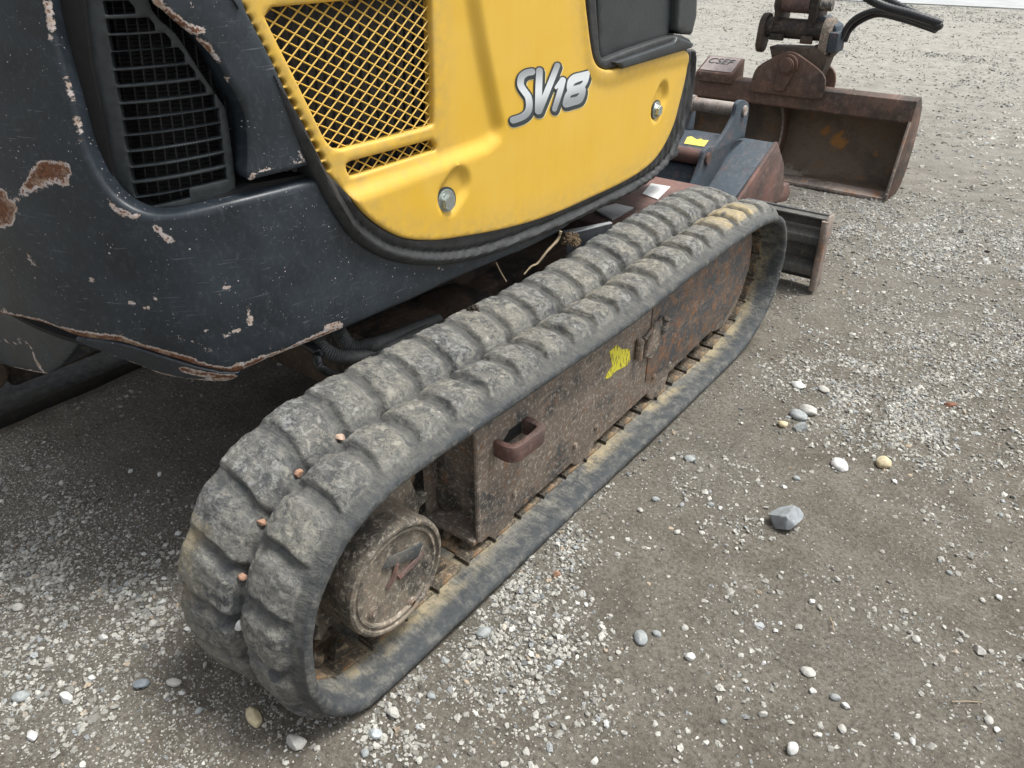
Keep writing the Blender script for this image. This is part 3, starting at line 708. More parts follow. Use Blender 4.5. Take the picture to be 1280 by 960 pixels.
# ---- undercarriage
b = MB(); b.box(-.97, -.35, .84, 1.55, .17, .33, .01); b.cyl((-.66, 1.17, .33), (-.66, 1.17, .475), .26, 48)
for y0 in (.86, 1.42): b.box(-1.25, -.20, y0, y0 + .12, .18, .30, .008)
b.prism([(.80, .20), (1.02, .34), (1.12, .34), (1.12, .2)], 'x', -.42, -.25, .004)
b.out('undercarriage_frame', M['coupler'], EX)
b = MB(); b.box(-.62, -.245, 1.53, 1.97, .28, .372, .006); FT = b.out('front_crossmember', M['redsteel'], EX)
q = [onz(*p, .3745) for p in ((803, 242), (814, 229), (838, 233), (822, 249))]
b = MB(); b.prism([(p[0], p[1]) for p in q], 'z', .3725, .3745, 0); b.out('white_sticker', M['white'], FT)
q = [onz(*p, .376) for p in ((742, 262), (770, 255), (792, 260), (765, 275))]
b = MB(); b.prism([(p[0], p[1]) for p in q], 'z', .3725, .378, .001); b.out('cover_plate', M['silver'], FT)
b = MB(); a0 = onz(705, 290, .425); a1 = onz(764, 277, .425)
b.tube([a0, (a0 + a1) / 2, a1], .001, 4); u_ = Vector(a1 - a0); nn = Vector((-u_.y, u_.x, 0)).normalized() * .011
b2 = MB(); vs = [Vector(a0) - nn, Vector(a1) - nn * .4, Vector(a1) + nn * .4, Vector(a0) + nn]; b2.prism([(v.x, v.y) for v in vs], 'z', .421, .4245, .001)
b2.out('guard_strip', M['silver'], EX); b2 = MB(); b2.prism([(vs[0].x, vs[0].y), (vs[1].x, vs[1].y), (vs[1].x - .002, vs[1].y + .001), (vs[0].x - .002, vs[0].y + .001)], 'z', .38, .4205, 0)
b.bm.free(); b2.out('guard_web', M['dark2'], EX)
# hoses under the body
def curve_hose(name, pts, r, mat, parent, ridges=True, n=30):
    P = cr(pts, n); b = MB(); b.tube(P, r, 12, (lambda i: 1 + (.14 if i % 2 else 0)) if ridges else None); return b.out(name, mat, parent, 60)
def at(px, py, x): return tuple(onx(px, py, x))
curve_hose('hydraulic_hose', [(-.60, .80, .42), (-.42, .72, .43), at(405, 436, -.32), at(440, 446, -.29), at(470, 440, -.30), (-.30, .92, .34)], .011, M['hosegrey'], EX)
curve_hose('hydraulic_hose', [(-.60, .90, .43), (-.44, .80, .44), at(430, 425, -.33), at(460, 432, -.30), at(485, 425, -.31), (-.33, .98, .33)], .012, M['hosegrey'], EX)
curve_hose('hydraulic_hose', [(-.50, .62, .46), at(388, 434, -.33), at(396, 448, -.31), at(405, 462, -.29), (-.30, .74, .30)], .007, M['hose'], EX)

# ---- rubber track
loop = cr([(.47, .0), (.70, .0), (.94, .0), (1.24, .0), (1.515, .0), (1.70, .004), (1.82, .017), (1.905, .054), (1.965, .110), (1.995, .185), (1.993, .255), (1.960, .318), (1.905, .358), (1.83, .378), (1.72, .386),
           (1.447, .383), (1.18, .370), (.914, .373), (.709, .377), (.58, .378), (.50, .368), (.43, .338), (.385, .290), (.358, .235), (.347, .17), (.352, .11), (.375, .055), (.415, .017)], 40, True)
ls = np.concatenate([[0], np.cumsum(np.linalg.norm(np.roll(loop, -1, 0) - loop, axis=1))]); PER = ls[-1]
NP_ = round(PER / .0757); PITCH = PER / NP_; SUB = 30; NU = NP_ * SUB
U = np.arange(NU) / NU * PER; LC = np.concatenate([loop, loop[:1]])
Ly, Lz = np.interp(U, ls, LC[:, 0]), np.interp(U, ls, LC[:, 1])
k5 = np.ones(9) / 9
for _ in range(3):
    Ly = np.convolve(np.concatenate([Ly[-4:], Ly, Ly[:4]]), k5, 'valid'); Lz = np.convolve(np.concatenate([Lz[-4:], Lz, Lz[:4]]), k5, 'valid')
Ty, Tz = np.roll(Ly, -1) - np.roll(Ly, 1), np.roll(Lz, -1) - np.roll(Lz, 1); q = np.hypot(Ty, Tz); Ty /= q; Tz /= q
Ny, Nz = Tz, -Ty            # loop runs forward along the ground, so this points out of the loop
# phase so that an outer lug sits at y=.952 on the top run
i_top = np.argmin(np.where(Lz > .3, abs(Ly - .950), 9)); U0 = U[i_top]
# cross-section stations: outer skin, rim, inner skin
xo = np.concatenate([np.linspace(-.230, -.222, 3), np.linspace(-.215, -.132, 13), np.linspace(-.127, -.103, 8), np.linspace(-.099, -.040, 12), np.linspace(-.0365, -.012, 9), np.linspace(-.008, -.002, 3)])
def lugh(u, x):
    ph = (u - U0) / PITCH
    xi = np.clip((x + .23) / .105, 0, 1); xo_ = np.clip((x + .112) / .09, 0, 1)
    wob = .12 * (fbm(u * 12, x * 16, 3.0) - .5)
    pi_ = (ph + .55 + .05 * xi - .22 * xi ** 2.5 + wob) % 1; po = (ph + .04 + .14 * xo_ - .26 * xo_ ** 3 + wob) % 1
    def prof(p): # asymmetric lug: steep on the side facing the camera, long on the other
        d = (p + .5) % 1 - .5
        return (.3 * sstep(-.5, -.36, d) + .7 * sstep(-.37, -.24, d)) * sstep(.42, .34, d)
    hi = prof(pi_) * sstep(-.119, -.127, x); ho = prof(po) * sstep(-.114, -.106, x) * sstep(-.016, -.031, x)
    hm = .42 * (.5 + .5 * np.cos(2 * math.pi * (2 * ph))) * np.exp(-((x + .117) / .012) ** 2)
    hole = np.exp(-(((ph - .12 + .5) % 1 - .5) / .105) ** 2) * np.exp(-((x + .120) / .0065) ** 2) * (.35 + .65 * vnoise(np.floor(ph) * 5.3, 1.7))
    e = sstep(-.230, -.221, x)
    return hi, ho, hm, hole, e
UU, XX = np.meshgrid(U, xo, indexing='ij')
hi, ho, hm, hole, e_ = lugh(UU, XX)
nz = fbm(UU * 30, XX * 30, 1.0, 4) - .5; nz2 = fbm(UU * 110, XX * 110, 2.0, 3) - .5
perl = .75 + .5 * vnoise(np.floor((UU - U0) / PITCH + .5) * 3.7, 2.2)     # each lug worn a little differently
basei = .012 * sstep(-.120, -.135, XX) + .012 * sstep(-.135, -.20, XX); baseo = .009 * sstep(-.106, -.085, XX) * sstep(-.02, -.045, XX)
H_ = basei + baseo + (.0098 - .0050 * sstep(-.16, -.222, XX)) * hi * (.5 + .5 * perl) + .0105 * ho * (.5 + .5 * perl) + .008 * hm - .030 * hole + .0042 * nz + .0030 * nz2 * (.4 + np.maximum(hi, ho)) - .007 * (1 - e_)
H_ -= .005 * sstep(-.02, 0, XX)
LUG = np.clip(np.maximum(hi, ho), 0, 1)
yl = Ly[:, None]; topm = (Lz[:, None] > .3) & (yl > 1.60) & (yl < 1.80) & (XX > -.11) & (XX < -.025)
STN = np.where(topm, .7, 0) * ho * sstep(1.58, 1.66, yl) * sstep(1.83, 1.76, yl) + .35 * sstep(.55, .75, fbm(UU * 5, XX * 8, 9.)) * (Lz[:, None] < .3)
rim = [(-.0002, -.007), (.0010, -.012), (.0004, -.0175), (-.003, -.0215)]
xin = [(-.009, -.0235), (-.018, -.0245), (-.028, -.025), (-.040, -.0255), (-.052, -.026), (-.064, -.026), (-.075, -.026), (-.12, -.026), (-.17, -.026), (-.20, -.024), (-.224, -.020), (-.2305, -.014), (-.231, -.006)]
cols = []; offs = []; lugc = []; stc = []; rimc = [np.full(NU, .8 * float(sstep(-.010, -.002, x))) for x in xo]
for j, x in enumerate(xo): cols.append(np.full(NU, x)); offs.append(H_[:, j]); lugc.append(LUG[:, j]); stc.append(STN[:, j])
for x, o in rim + xin:
    cx_ = np.full(NU, x) + .0015 * (fbm(U * 40, x * 50 + 3) - .5); cols.append(cx_); offs.append(o + .0022 * (fbm(U * 50, x * 60 + 9) - .5)); lugc.append(np.full(NU, .4)); stc.append(.5 * sstep(.42, .6, fbm(U * 12, x * 40, 4.)) * float(sstep(-.030, -.052, x)))
    rimc.append(np.full(NU, float(sstep(-.052, -.024, x)) if x > -.1 else .3))
XC, OC = np.stack(cols, 1), np.stack(offs, 1); NC = XC.shape[1]
TV = np.stack([XC, Ly[:, None] + Ny[:, None] * OC, Lz[:, None] + Nz[:, None] * OC], -1).reshape(-1, 3)
ii, jj = np.meshgrid(np.arange(NU), np.arange(NC), indexing='ij'); i2, j2 = (ii + 1) % NU, (jj + 1) % NC
TF = np.stack([ii * NC + jj, ii * NC + j2, i2 * NC + j2, i2 * NC + jj], -1).reshape(-1, 4)
tm = mesh('crawler_track', TV, TF, True)
HOLE = np.concatenate([hole, np.zeros((NU, len(rim) + len(xin)))], 1)
for nm, arr in (('hole', np.clip(HOLE * 1.3, 0, 1)), ('lug', np.stack(lugc, 1)), ('rim', np.stack(rimc, 1)), ('stain', np.clip(np.stack(stc, 1), 0, 1))):
    a = tm.attributes.new(nm, 'FLOAT', 'POINT'); a.data.foreach_set('value', arr.astype(np.float32).ravel())
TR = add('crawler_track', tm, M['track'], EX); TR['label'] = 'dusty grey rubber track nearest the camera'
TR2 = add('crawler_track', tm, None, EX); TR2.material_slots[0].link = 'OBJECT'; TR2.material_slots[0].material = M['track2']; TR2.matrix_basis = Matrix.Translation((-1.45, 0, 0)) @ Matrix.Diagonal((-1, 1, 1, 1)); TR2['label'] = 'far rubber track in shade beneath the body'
# steel links on the inside of the belt
b = MB(); b.box(-.158, -.064, -.031, .031, -.001, .005, .0015); b.prism([(-.0375, .001), (-.034, .001), (-.034, .009), (-.0375, .009)], 'x', -.092, -.058, .0005)
for x in (-.135, -.092): b.prism([(-.018, .006), (.018, .006), (.010, .028), (-.010, .028)], 'x', x - .007, x + .007, .0025)
b.bm.normal_update(); lo = b.out('steel_link', M['link'], TR, 35); lm = lo.data
first = True
for k in range(NP_):
    i = int((k + .5) * SUB + i_top) % NU
    o = lo if first else add('steel_link', lm, None, TR); first = False
    pos = Vector((0, Ly[i] - Ny[i] * .0255, Lz[i] - Nz[i] * .0255))
    nv = Vector((0, -Ny[i], -Nz[i])); tv = Vector((0, Ty[i], Tz[i])); xv = tv.cross(nv)
    m = Matrix((Vector((1, 0, 0)), tv * (1 if xv.x > 0 else -1), nv)).transposed().to_4x4(); m.translation = pos
    m = m @ Matrix.Rotation(rng.normal() * .03, 4, 'Z'); o.matrix_basis = m

# ---- track frame with rollers, tie-down eye, bracket, sticker
b = MB()
b.prism([(.779, .046), (.779, .296), (1.60, .335), (1.868, .315), (1.895, .285), (1.908, .195), (1.880, .150), (1.800, .098), (1.60, .078), (1.42, .066), (1.10, .050)], 'x', -.074, -.064, .003)
b.box(-.195, -.074, .80, 1.84, .10, .30, .004)
b.box(-.190, -.070, .765, 1.2, .044, .056, .003)
b.box(-.192, -.182, .772, .82, .05, .295, .002)
b.cyl((-.070, .779, .05), (-.070, .779, .292), .0055, 10)
FR = b.out('track_frame', M['frame'], EX)
b = MB(); b.prism([(1.36, .105), (1.36, .325), (1.60, .336), (1.868, .316), (1.893, .285), (1.905, .195), (1.877, .152), (1.800, .102), (1.60, .084)], 'x', -.064, -.0615, .001)
b.out('side_plate', M['frame2'], FR)
rm = None
for y in (.842, 1.115, 1.435):
    if rm is None:
        b = MB(); b.lathe([(-.19, 0), (-.19, .05), (-.16, .054), (-.155, .036), (-.10, .036), (-.095, .054), (-.068, .054), (-.066, .050), (-.066, .014), (-.0655, .011), (-.0655, 0)], (0, 0), 32)
        o = b.out('roller', M['hub'], FR, 40); rm = o.data
    else: o = add('roller', rm, None, FR)
    o.location = (0, y, .085 if y < 1 else .079)
for y in (.842, 1.115, 1.435):
    b = MB(); b.prism([(y + .047 * math.cos(a), .070 + .046 * math.sin(a)) for a in np.linspace(math.pi, 2 * math.pi, 16)] + [(y + .047, .10), (y - .047, .10)], 'x', -.073, -.0655 if y > 1 else -.0662, .002); b.out('roller_guard', M['frame'], FR)
for y, z in ((.875, .098), (1.075, .092), (1.155, .092), (1.40, .1), (1.475, .1)):
    b = MB(); b.cyl((-.066, y, z), (-.058, y, z), .007, 16, .002); b.out('roller_bolt', M['frame'], FR)
# tie-down eye: bent flat bar
E0, E1 = onx(616, 548, -.064), onx(657, 520, -.064)
zt = .5 * (E0[2] + E1[2])
o1 = cr([(-.062, E0[1]), (-.045, E0[1] - .002), (-.030, E0[1] + .000), (-.019, E0[1] + .012), (-.017, (E0[1] + E1[1]) / 2), (-.016, E1[1] - .015), (-.021, E1[1] - .002), (-.035, E1[1] + .003), (-.062, E1[1] + .005)], 5)
i1 = cr([(-.062, E1[1] - .010), (-.038, E1[1] - .010), (-.030, E1[1] - .016), (-.028, (E0[1] + E1[1]) / 2), (-.030, E0[1] + .020), (-.040, E0[1] + .011), (-.062, E0[1] + .010)], 5)
b = MB(); b.prism([tuple(p) for p in np.concatenate([o1, i1])], 'z', zt - .034, zt - .003, .0012); b.out('tie_down_eye', M['redsteel'], FR)
b = MB(); b.cyl((-.0655, E0[1] + .03, zt - .018), (-.0632, E0[1] + .03, zt - .018), .001, 4); b.prism([(E0[1] + .014, zt - .030), (E1[1] - .012, zt - .030), (E1[1] - .012, zt - .006), (E0[1] + .045, zt - .006)], 'x', -.0641, -.0632, 0); b.out('eye_shade_sheet', M['void'], FR)  # flat black sheet standing in for the shade inside the eye
# yellow scraped sticker
sp = [(757, 474), (760, 466), (766, 458), (762, 440), (772, 431), (777, 437), (787, 436), (788, 450), (784, 457), (770, 464), (763, 472)]
q = [onx(*p, -.0625) for p in sp]; b = MB(); b.prism([(p[1], p[2]) for p in q], 'x', -.064, -.0628, 0); b.out('yellow_sticker', M['ygreen'], FR)
# small latch bracket
def fp(px, py, x=-.06): r = onx(px, py, x); return (r[1], r[2])
b = MB(); b.prism([fp(803, 446), fp(812, 447), fp(829, 412), fp(826, 398), fp(816, 404)], 'x', -.064, -.052, .003)
b.cyl(Vector(onx(832, 401, -.05)), Vector(onx(829, 417, -.05)), .008, 12, .002); b.cyl(Vector(onx(832, 400, -.05)), Vector(onx(833, 396, -.05)), .010, 12, .002)
b.cyl(Vector(onx(798, 450, -.055)), Vector(onx(801, 424, -.055)), .008, 10, .002); b.cyl(Vector(onx(806, 424, -.058)), Vector(onx(828, 396, -.058)), .004, 8)
b.out('latch_bracket', M['frame'], FR)

# ---- drive hub and sprocket, front idler
HC = (.549, .168)
b = MB(); b.lathe([(-.20, .0), (-.20, .10), (-.135, .104), (-.128, .098), (-.060, .094), (-.040, .096), (-.030, .094), (-.027, .090), (-.027, .086), (-.0315, .0845), (-.0315, .082), (-.029, .080), (-.029, .0765), (-.034, .0745), (-.036, .0)], HC, 64)
HB = b.out('drive_hub', M['hub'], EX, 30)
b = MB(); b.prism([tuple(onx(px_, py_, -.032)[1:]) for px_, py_ in ((478, 713), (487, 697), (529, 678), (523, 697))], 'x', -.036, -.031, .002); b.out('raised_plate', M['blade'], HB)
for px_, py_ in ((466, 766), (514, 752), (534, 700)):
    q_ = onx(px_, py_, -.034); b = MB(); b.cyl((-.037, q_[1], q_[2]), (-.031, q_[1], q_[2]), .010, 18, .002); b.cyl((-.031, q_[1], q_[2]), (-.029, q_[1], q_[2]), .006, 12, .001); b.out('hub_bolt', M['frame'], HB)
b = MB(); b.tube([onx(528, 690, -.033), onx(515, 706, -.032), onx(498, 722, -.034)], .0045, 6); b.tube([onx(496, 704, -.033), onx(492, 722, -.033), onx(484, 735, -.034)], .004, 6); b.out('casting_rib', M['redsteel'], HB)
tp = []
for k in range(11):
    for a, r in ((-.30, .128), (-.14, .132), (-.09, .152), (.09, .152), (.14, .132), (.30, .128)): t = 2 * math.pi * (k + a) / 11; tp.append((.548 + r * math.cos(t), .185 + r * math.sin(t)))
b = MB(); b.prism(tp, 'x', -.125, -.108, .002); b.out('sprocket', M['hub'], EX)
b = MB(); b.lathe([(-.175, .0), (-.175, .135), (-.14, .148), (-.125, .155), (-.105, .155), (-.09, .148), (-.075, .135), (-.075, .0)], (1.80, .195), 48); b.out('front_idler', M['frame'], EX)
# hydraulic bits between frame and hub
b = MB(); b.box(-.19, -.13, .655, .70, .20, .27, .01); b.cyl((-.15, .68, .22), (-.10, .70, .27), .012, 10); b.out('motor_fitting', M['link'], EX)
hq = onx(-14, 470, -1.18); b = MB(); b.cyl((-1.24, hq[1], hq[2]), (-1.18, hq[1], hq[2]), .042, 32, .006); b.box(-1.30, -1.23, .50, 1.85, .07, .31, .01); b.out('far_track_frame', M['coupler'], EX)

# ---- dozer blade
BL_ = [(.40, .255), (.375, .245), (.36, .20), (.35, .13), (.355, .07), (.375, .015)]
BY = 2.0
mb = cr([(BY + .352, .236), (BY + .345, .20), (BY + .34, .15), (BY + .343, .08), (BY + .36, .02)], 5)
b = MB(); back = [tuple(p) for p in mb]; front = [(p[0] + .010, p[1]) for p in mb][::-1]
b.prism(back + front, 'x', -1.33, .005, .001); DB = b.out('dozer_blade', M['blade'], EX)
b = MB(); b.box(-1.325, .005, 2.318, 2.348, .226, .232, .002); b.out('top_flange', M['blade'], DB)
for z in (.150, .052):
    b = MB(); b.prism([(2.305, z), (2.345, z + .012), (2.345, z + .046), (2.305, z + .026)], 'x', -1.325, -.002, .003); b.out('stiffening_rib', M['blade'], DB)
b = MB(); b.prism([(2.302, .226), (2.312, .244), (2.358, .240), (2.352, .14), (2.36, .01), (2.306, .004), (2.300, .1)], 'x', .003, .012, .003)
b.tube([(.003, 2.304, .230), (.006, 2.301, .17), (.006, 2.303, .09), (.006, 2.306, .01)], .011, 12); b.out('end_plate', M['worn'], DB)
for x in (-.42, -.90):
    b = MB(); b.box(x - .03, x + .03, 1.6, 2.34, .14, .22, .006); b.out('blade_arm', M['blade'], DB)

# ---- wide tilting grading bucket on the arm
pr_o = cr([(3.52, .375), (3.56, .376), (3.61, .33), (3.640, .25), (3.645, .16), (3.625, .08), (3.59, .025), (3.54, .0), (3.41, .001)], 5)
pr_i = cr([(3.41, .010), (3.54, .012), (3.58, .035), (3.612, .085), (3.630, .16), (3.625, .245), (3.595, .32), (3.55, .345), (3.52, .35)], 5)
BK_ = None
b = MB(); b.prism([tuple(p) for p in np.concatenate([pr_o, pr_i])], 'x', -1.14, -.075, 0); BU = b.out('grading_bucket', M['bucketin'], EX, 25)
BU['label'] = 'wide rusty grading bucket resting on the gravel at the end of the arm'
b = MB(); b.prism([(3.485, .298), (3.497, .375), (3.555, .384), (3.565, .345), (3.53, .290)], 'x', -1.145, -.070, .004)
b.cyl((-1.14, 3.497, .30), (-.08, 3.497, .30), .012, 12); b.out('top_beam', M['bucket'], BU)
side = [(3.487, .296), (3.497, .376), (3.56, .384), (3.625, .33), (3.650, .262), (3.655, .169), (3.640, .075), (3.60, .018), (3.55, -.006), (3.40, -.004), (3.395, .015)]
for x0 in (-.075, -1.155):
    b = MB(); b.prism(side, 'x', x0, x0 + .013, .002); b.out('side_plate', M['bucket'], BU)
b = MB(); b.box(-.073, -.060, 3.384, 3.394, .004, .03, .001)
b.tube([(-.068, 3.396, .012), (-.068, 3.44, .15), (-.068, 3.489, .298)], .0065, 6); b.out('worn_side_edge', M['worn'], BU)
b = MB(); b.prism([(3.385, -.002), (3.385, .010), (3.47, .016), (3.47, .011)], 'x', -1.14, -.075, .001); b.out('cutting_edge', M['worn'], BU)
dv = cr([(3.50, .30), (3.55, .24), (3.57, .17), (3.55, .10), (3.49, .04), (3.42, .012)], 5)
b = MB(); b.prism([tuple(p) for p in dv] + [(3.54, .006), (3.60, .04), (3.637, .14), (3.63, .25), (3.58, .35), (3.50, .36)], 'x', -.605, -.594, .001); b.out('divider_plate', M['bucket'], BU)
b = MB(); b.tube([(-.5995, p[0] - .001, p[1]) for p in dv], .0055, 6); b.out('divider_edge', M['worn'], BU)
# hinge plates and pin of the tilting head
def ep(px, py, y=3.49): r = ony(px, py, y); return (r[0], r[2])
hp = cr([(938, 113), (938, 113), (942, 98), (950, 82), (975, 68), (990, 64), (1005, 71), (1030, 91), (1033, 108), (1028, 122), (1028, 122), (1020, 123), (1020, 123)], 3)
hpw = [ep(a, c) for a, c in hp]
for y0 in (3.468, 3.60):
    b = MB(); b.prism(hpw, 'y', y0, y0 + .018, .003); b.out('hinge_plate', M['bucket'], BU)
pc = ony(986, 81, 3.468); b = MB(); b.cyl((pc[0], 3.43, pc[2]), (pc[0], 3.66, pc[2]), .030, 28, .005); b.cyl((pc[0], 3.448, pc[2]), (pc[0], 3.466, pc[2]), .042, 28, .003)
b.prism([(pc[0] - .035, pc[2] + .0), (pc[0] - .045, pc[2] - .105), (pc[0] - .0, pc[2] - .105), (pc[0] + .038, pc[2] - .01)], 'y', 3.452, 3.466, .003); b.out('pivot_pin', M['bucket'], BU)
# cover box with a paper label on the top beam, left
q0, q1 = ony(872, 93, 3.49), ony(916, 106, 3.49)
zc0 = q1[2] + .005; b = MB(); b.prism([(3.470, zc0), (3.470, .400), (3.59, .455), (3.60, .37), (3.52, .36)], 'x', q0[0], q1[0], .004); CVB = b.out('valve_cover', M['bucket'], BU)
b = MB(); b.prism([(3.482, .4075), (3.482, .4085), (3.58, .4534), (3.58, .4524)], 'x', q0[0] + .012, q1[0] - .012, 0); LB = b.out('paper_label', M['label'], CVB)
for xx in (q0[0] + .02, q1[0] - .02):
    b = MB(); b.cyl((xx, 3.462, q1[2] + .03), (xx, 3.472, q1[2] + .03), .009, 12, .002); b.out('cover_bolt', M['bucket'], CVB)
tc = bpy.data.curves.new('label_text', 'FONT'); tc.body = 'CSEF'; tc.size = .056; tc.extrude = .0003; tc.shear = 0.2
to = bpy.data.objects.new('tmp', tc); COL.objects.link(to); to.location = (q0[0] + .018, 3.53, .4325); to.rotation_euler = (math.atan2(.055, .12), 0, 0); bpy.context.view_layer.update()
tme = bpy.data.meshes.new_from_object(to.evaluated_get(bpy.context.evaluated_depsgraph_get())); tme.transform(to.matrix_world); bpy.data.objects.remove(to)
tme.materials.clear(); add('label_lettering', tme, M['lettering_dark'], CVB)

# ---- coupler and end of the arm
AY = 3.56
def c2(px, py, y=AY): r = ony(px, py, y); return (r[0], r[2])
b = MB()
b.prism([c2(968, 56), c2(1030, 58), c2(1040, 72), c2(1028, 100), c2(975, 90)], 'y', 3.50, 3.59, .004)
b.prism([c2(1015, 92), c2(1046, 62), c2(1038, 50), c2(1020, 56)], 'y', 3.54, 3.66, .004)
lft, rgt = c2(958, 42), c2(1030, 42)
b.out('quick_coupler_body', M['coupler'], EX)
CPc = [c2(968, 34), c2(1024, 40)]
b = MB(); b.cyl((CPc[0][0] - .03, AY, CPc[0][1]), (CPc[1][0] + .03, AY, CPc[0][1]), .040, 28, .003); b.box(CPc[0][0] + .0, CPc[0][0] + .06, AY - .045, AY - .03, CPc[0][1] - .045, CPc[0][1] - .02, .002)
b.box(CPc[1][0] - .06, CPc[1][0] - .01, AY - .045, AY - .03, CPc[0][1] - .05, CPc[0][1] - .02, .002); b.out('coupler_pin', M['coupler'], EX)
def ear(xc, th_, zc, nm, mt, dz=-.06):
    b = MB(); pts = [(AY + .055 * math.cos(a), zc + .055 * math.sin(a)) for a in np.linspace(0, math.pi, 12)] + [(AY - .02 + .040 * math.cos(a), zc + dz + .040 * math.sin(a)) for a in np.linspace(math.pi, 2 * math.pi, 10)]
    b.prism(pts, 'x', xc - th_ / 2, xc + th_ / 2, .004); return b.out(nm, mt, EX)
ear(CPc[0][0] - .038, .028, CPc[0][1], 'coupler_ear', M['coupler']); ear(CPc[1][0] + .040, .034, CPc[0][1] - .0, 'coupler_ear', M['frame'])
hb0, hb1 = c2(1038, 66), c2(1054, 40)
b = MB(); b.box(hb0[0] - .01, hb1[0] + .0, AY - .05, AY + .05, hb0[1] + .005, hb1[1], .006); b.prism([(hb0[0] - .10, hb1[1] + .01), (hb0[0] - .06, hb1[1] + .055), (hb1[0] - .03, hb1[1] + .02), (hb1[0] - .02, hb1[1] - .02), (hb0[0] - .06, hb1[1] - .03)], 'y', AY - .01, AY + .09, .004)
b.out('hose_block', M['bluesteel'], EX)
b = MB()
for (a, c_, e_x) in ((968, 986, 0), (1014, 1030, 0)):
    xa, xb = c2(a, 20)[0], c2(c_, 20)[0]
    b.prism([(AY - .04, CPc[0][1] + .01), (AY - .05, 1.15), (AY + .16, 1.2), (AY + .10, CPc[0][1] + .02)], 'x', xa + (0.012 if a == 968 else 0), xb - (.03 if a == 968 else 0.02), .004)
zz = c2(990, 4)[1]; b.out('arm_link_plate', M['coupler'], EX)
b = MB(); b.cyl((c2(972, 3)[0], AY, zz), (c2(1016, 3)[0], AY, zz), .036, 24); b.out('link_pin', M['redsteel'], EX)
b = MB(); b.cyl((c2(1026, 3)[0], AY, zz), (c2(1042, 3)[0], AY, zz), .022, 16, .003); b.out('pin_end', M['frame'], EX)
def hpt(px, py, y): return tuple(ony(px, py, y))
curve_hose('hydraulic_hose', [hpt(1052, 48, 3.56), hpt(1060, 32, 3.56), hpt(1074, 20, 3.55), hpt(1096, 13, 3.54), hpt(1122, 17, 3.5), hpt(1150, 27, 3.45), hpt(1172, 36, 3.4)], .0105, M['hose'], EX, True, 14)
curve_hose('hydraulic_hose', [hpt(1056, 52, 3.60), hpt(1062, 38, 3.6), hpt(1076, 26, 3.58), hpt(1098, 18, 3.56), hpt(1124, 23, 3.52), hpt(1150, 31, 3.46), hpt(1170, 38, 3.42)], .0105, M['hose'], EX, True, 14)
curve_hose('hydraulic_hose', [hpt(1052, -26, 3.40), hpt(1082, -4, 3.40), hpt(1108, 9, 3.40), hpt(1140, 18, 3.40), hpt(1177, 30, 3.40)], .0145, M['hose'], EX, True, 14)
curve_hose('hydraulic_hose', [hpt(1080, -24, 3.5), hpt(1108, -2, 3.5), hpt(1136, 13, 3.47), hpt(1160, 25, 3.42), hpt(1176, 34, 3.39)], .0115, M['hose'], EX, True, 14)

# ================================================================ TRENCHING BUCKET lying in front of the track
TBX = -.375
TB = thing('trenching_bucket', (-.46, 2.35, 0), 'narrow blue-grey trenching bucket with two pin ears and yellow label, behind the blade', 'bucket')
def tp_(px, py, x=TBX): r = onx(px, py, x); return (r[1], r[2])
earp = cr([(858, 246), (868, 225), (876, 204), (880, 190), (886, 184), (893, 183), (893, 183), (905, 168), (917, 146), (921, 130), (927, 125), (934, 127), (936, 134), (934, 150), (930, 173), (930, 173), (919, 176), (905, 200), (884, 236), (880, 250)], 3)
ew = [tp_(a, c) for a, c in earp]
WEB = .185
for x0 in (TBX - .012, TBX - WEB - .012):
    b = MB(); b.prism(ew, 'x', x0, x0 + .014, .003); b.out('pin_ear', M['bluesteel'], TB)
for (px, py, r, mt) in ((929, 138, .021, 'pin'), (883, 198, .024, 'redsteel')):
    y_, z_ = tp_(px, py); b = MB(); b.cyl((TBX - WEB - .02, y_, z_), (TBX - .011, y_, z_), r, 28, .002); b.cyl((TBX + .002, y_, z_), (TBX + .010, y_, z_), r * .8, 24, .002)
    b.cyl((TBX - WEB + .004, y_, z_), (TBX - WEB + .016, y_, z_), r * 1.3, 24, .002)
    b.out('bucket_pin', M[mt], TB)
y_, z_ = tp_(881, 208); b = MB(); b.tube([(TBX - .028, y_, z_ - .005), (TBX - .030, y_ + .0, z_ - .04), (TBX - .028, y_ - .004, z_ - .085)], .007, 8); b.out('locking_pin', M['worn'], TB)
# shell: sloping back plate, side, and front
pA, pB, pC, pD = tp_(929, 175), tp_(872, 246), tp_(952, 178, -.27), tp_(912, 262, -.27)
backpl = [(pA[0] + .015, pA[1] + .004), (pA[0] + .03, pA[1] - .006), (pB[0] + .01, pB[1] - .03), (pB[0] - .005, pB[1] - .02)]
b = MB(); b.prism(backpl, 'x', -.66, -.275, .002); b.out('back_plate', M['bluesteel'], TB)
sidep = [(backpl[0][0] - .002, backpl[0][1] + .004), (backpl[2][0] - .01, backpl[2][1] - .004), (backpl[2][0] + .12, .16), (backpl[0][0] + .16, .15), (backpl[0][0] + .10, backpl[0][1] - .09)]
for x0 in (-.275, -.668):
    b = MB(); b.prism(sidep, 'x', x0, x0 + .012, .002); b.out('side_plate', M['redsteel'], TB)
b = MB(); b.box(TBX - WEB + .005, TBX - .02, 2.30, 2.312, .20, .33, .002)
yq, zq = tp_(870, 215); y2, z2 = tp_(900, 190)
b.out('inner_web', M['bluesteel'], TB)
b = MB(); py_, pz_ = tp_(883, 198); b.prism([(py_ - .01, pz_ - .035), (py_ + .0, pz_ - .028), (py_ - .075, pz_ - .15), (py_ - .085, pz_ - .15)], 'x', -.66, TBX - .013, .001); b.out('front_plate', M['bluesteel'], TB)
yA, zA, yB, zB = py_ + .03, pz_ - .012, py_ + .16, pz_ + .035
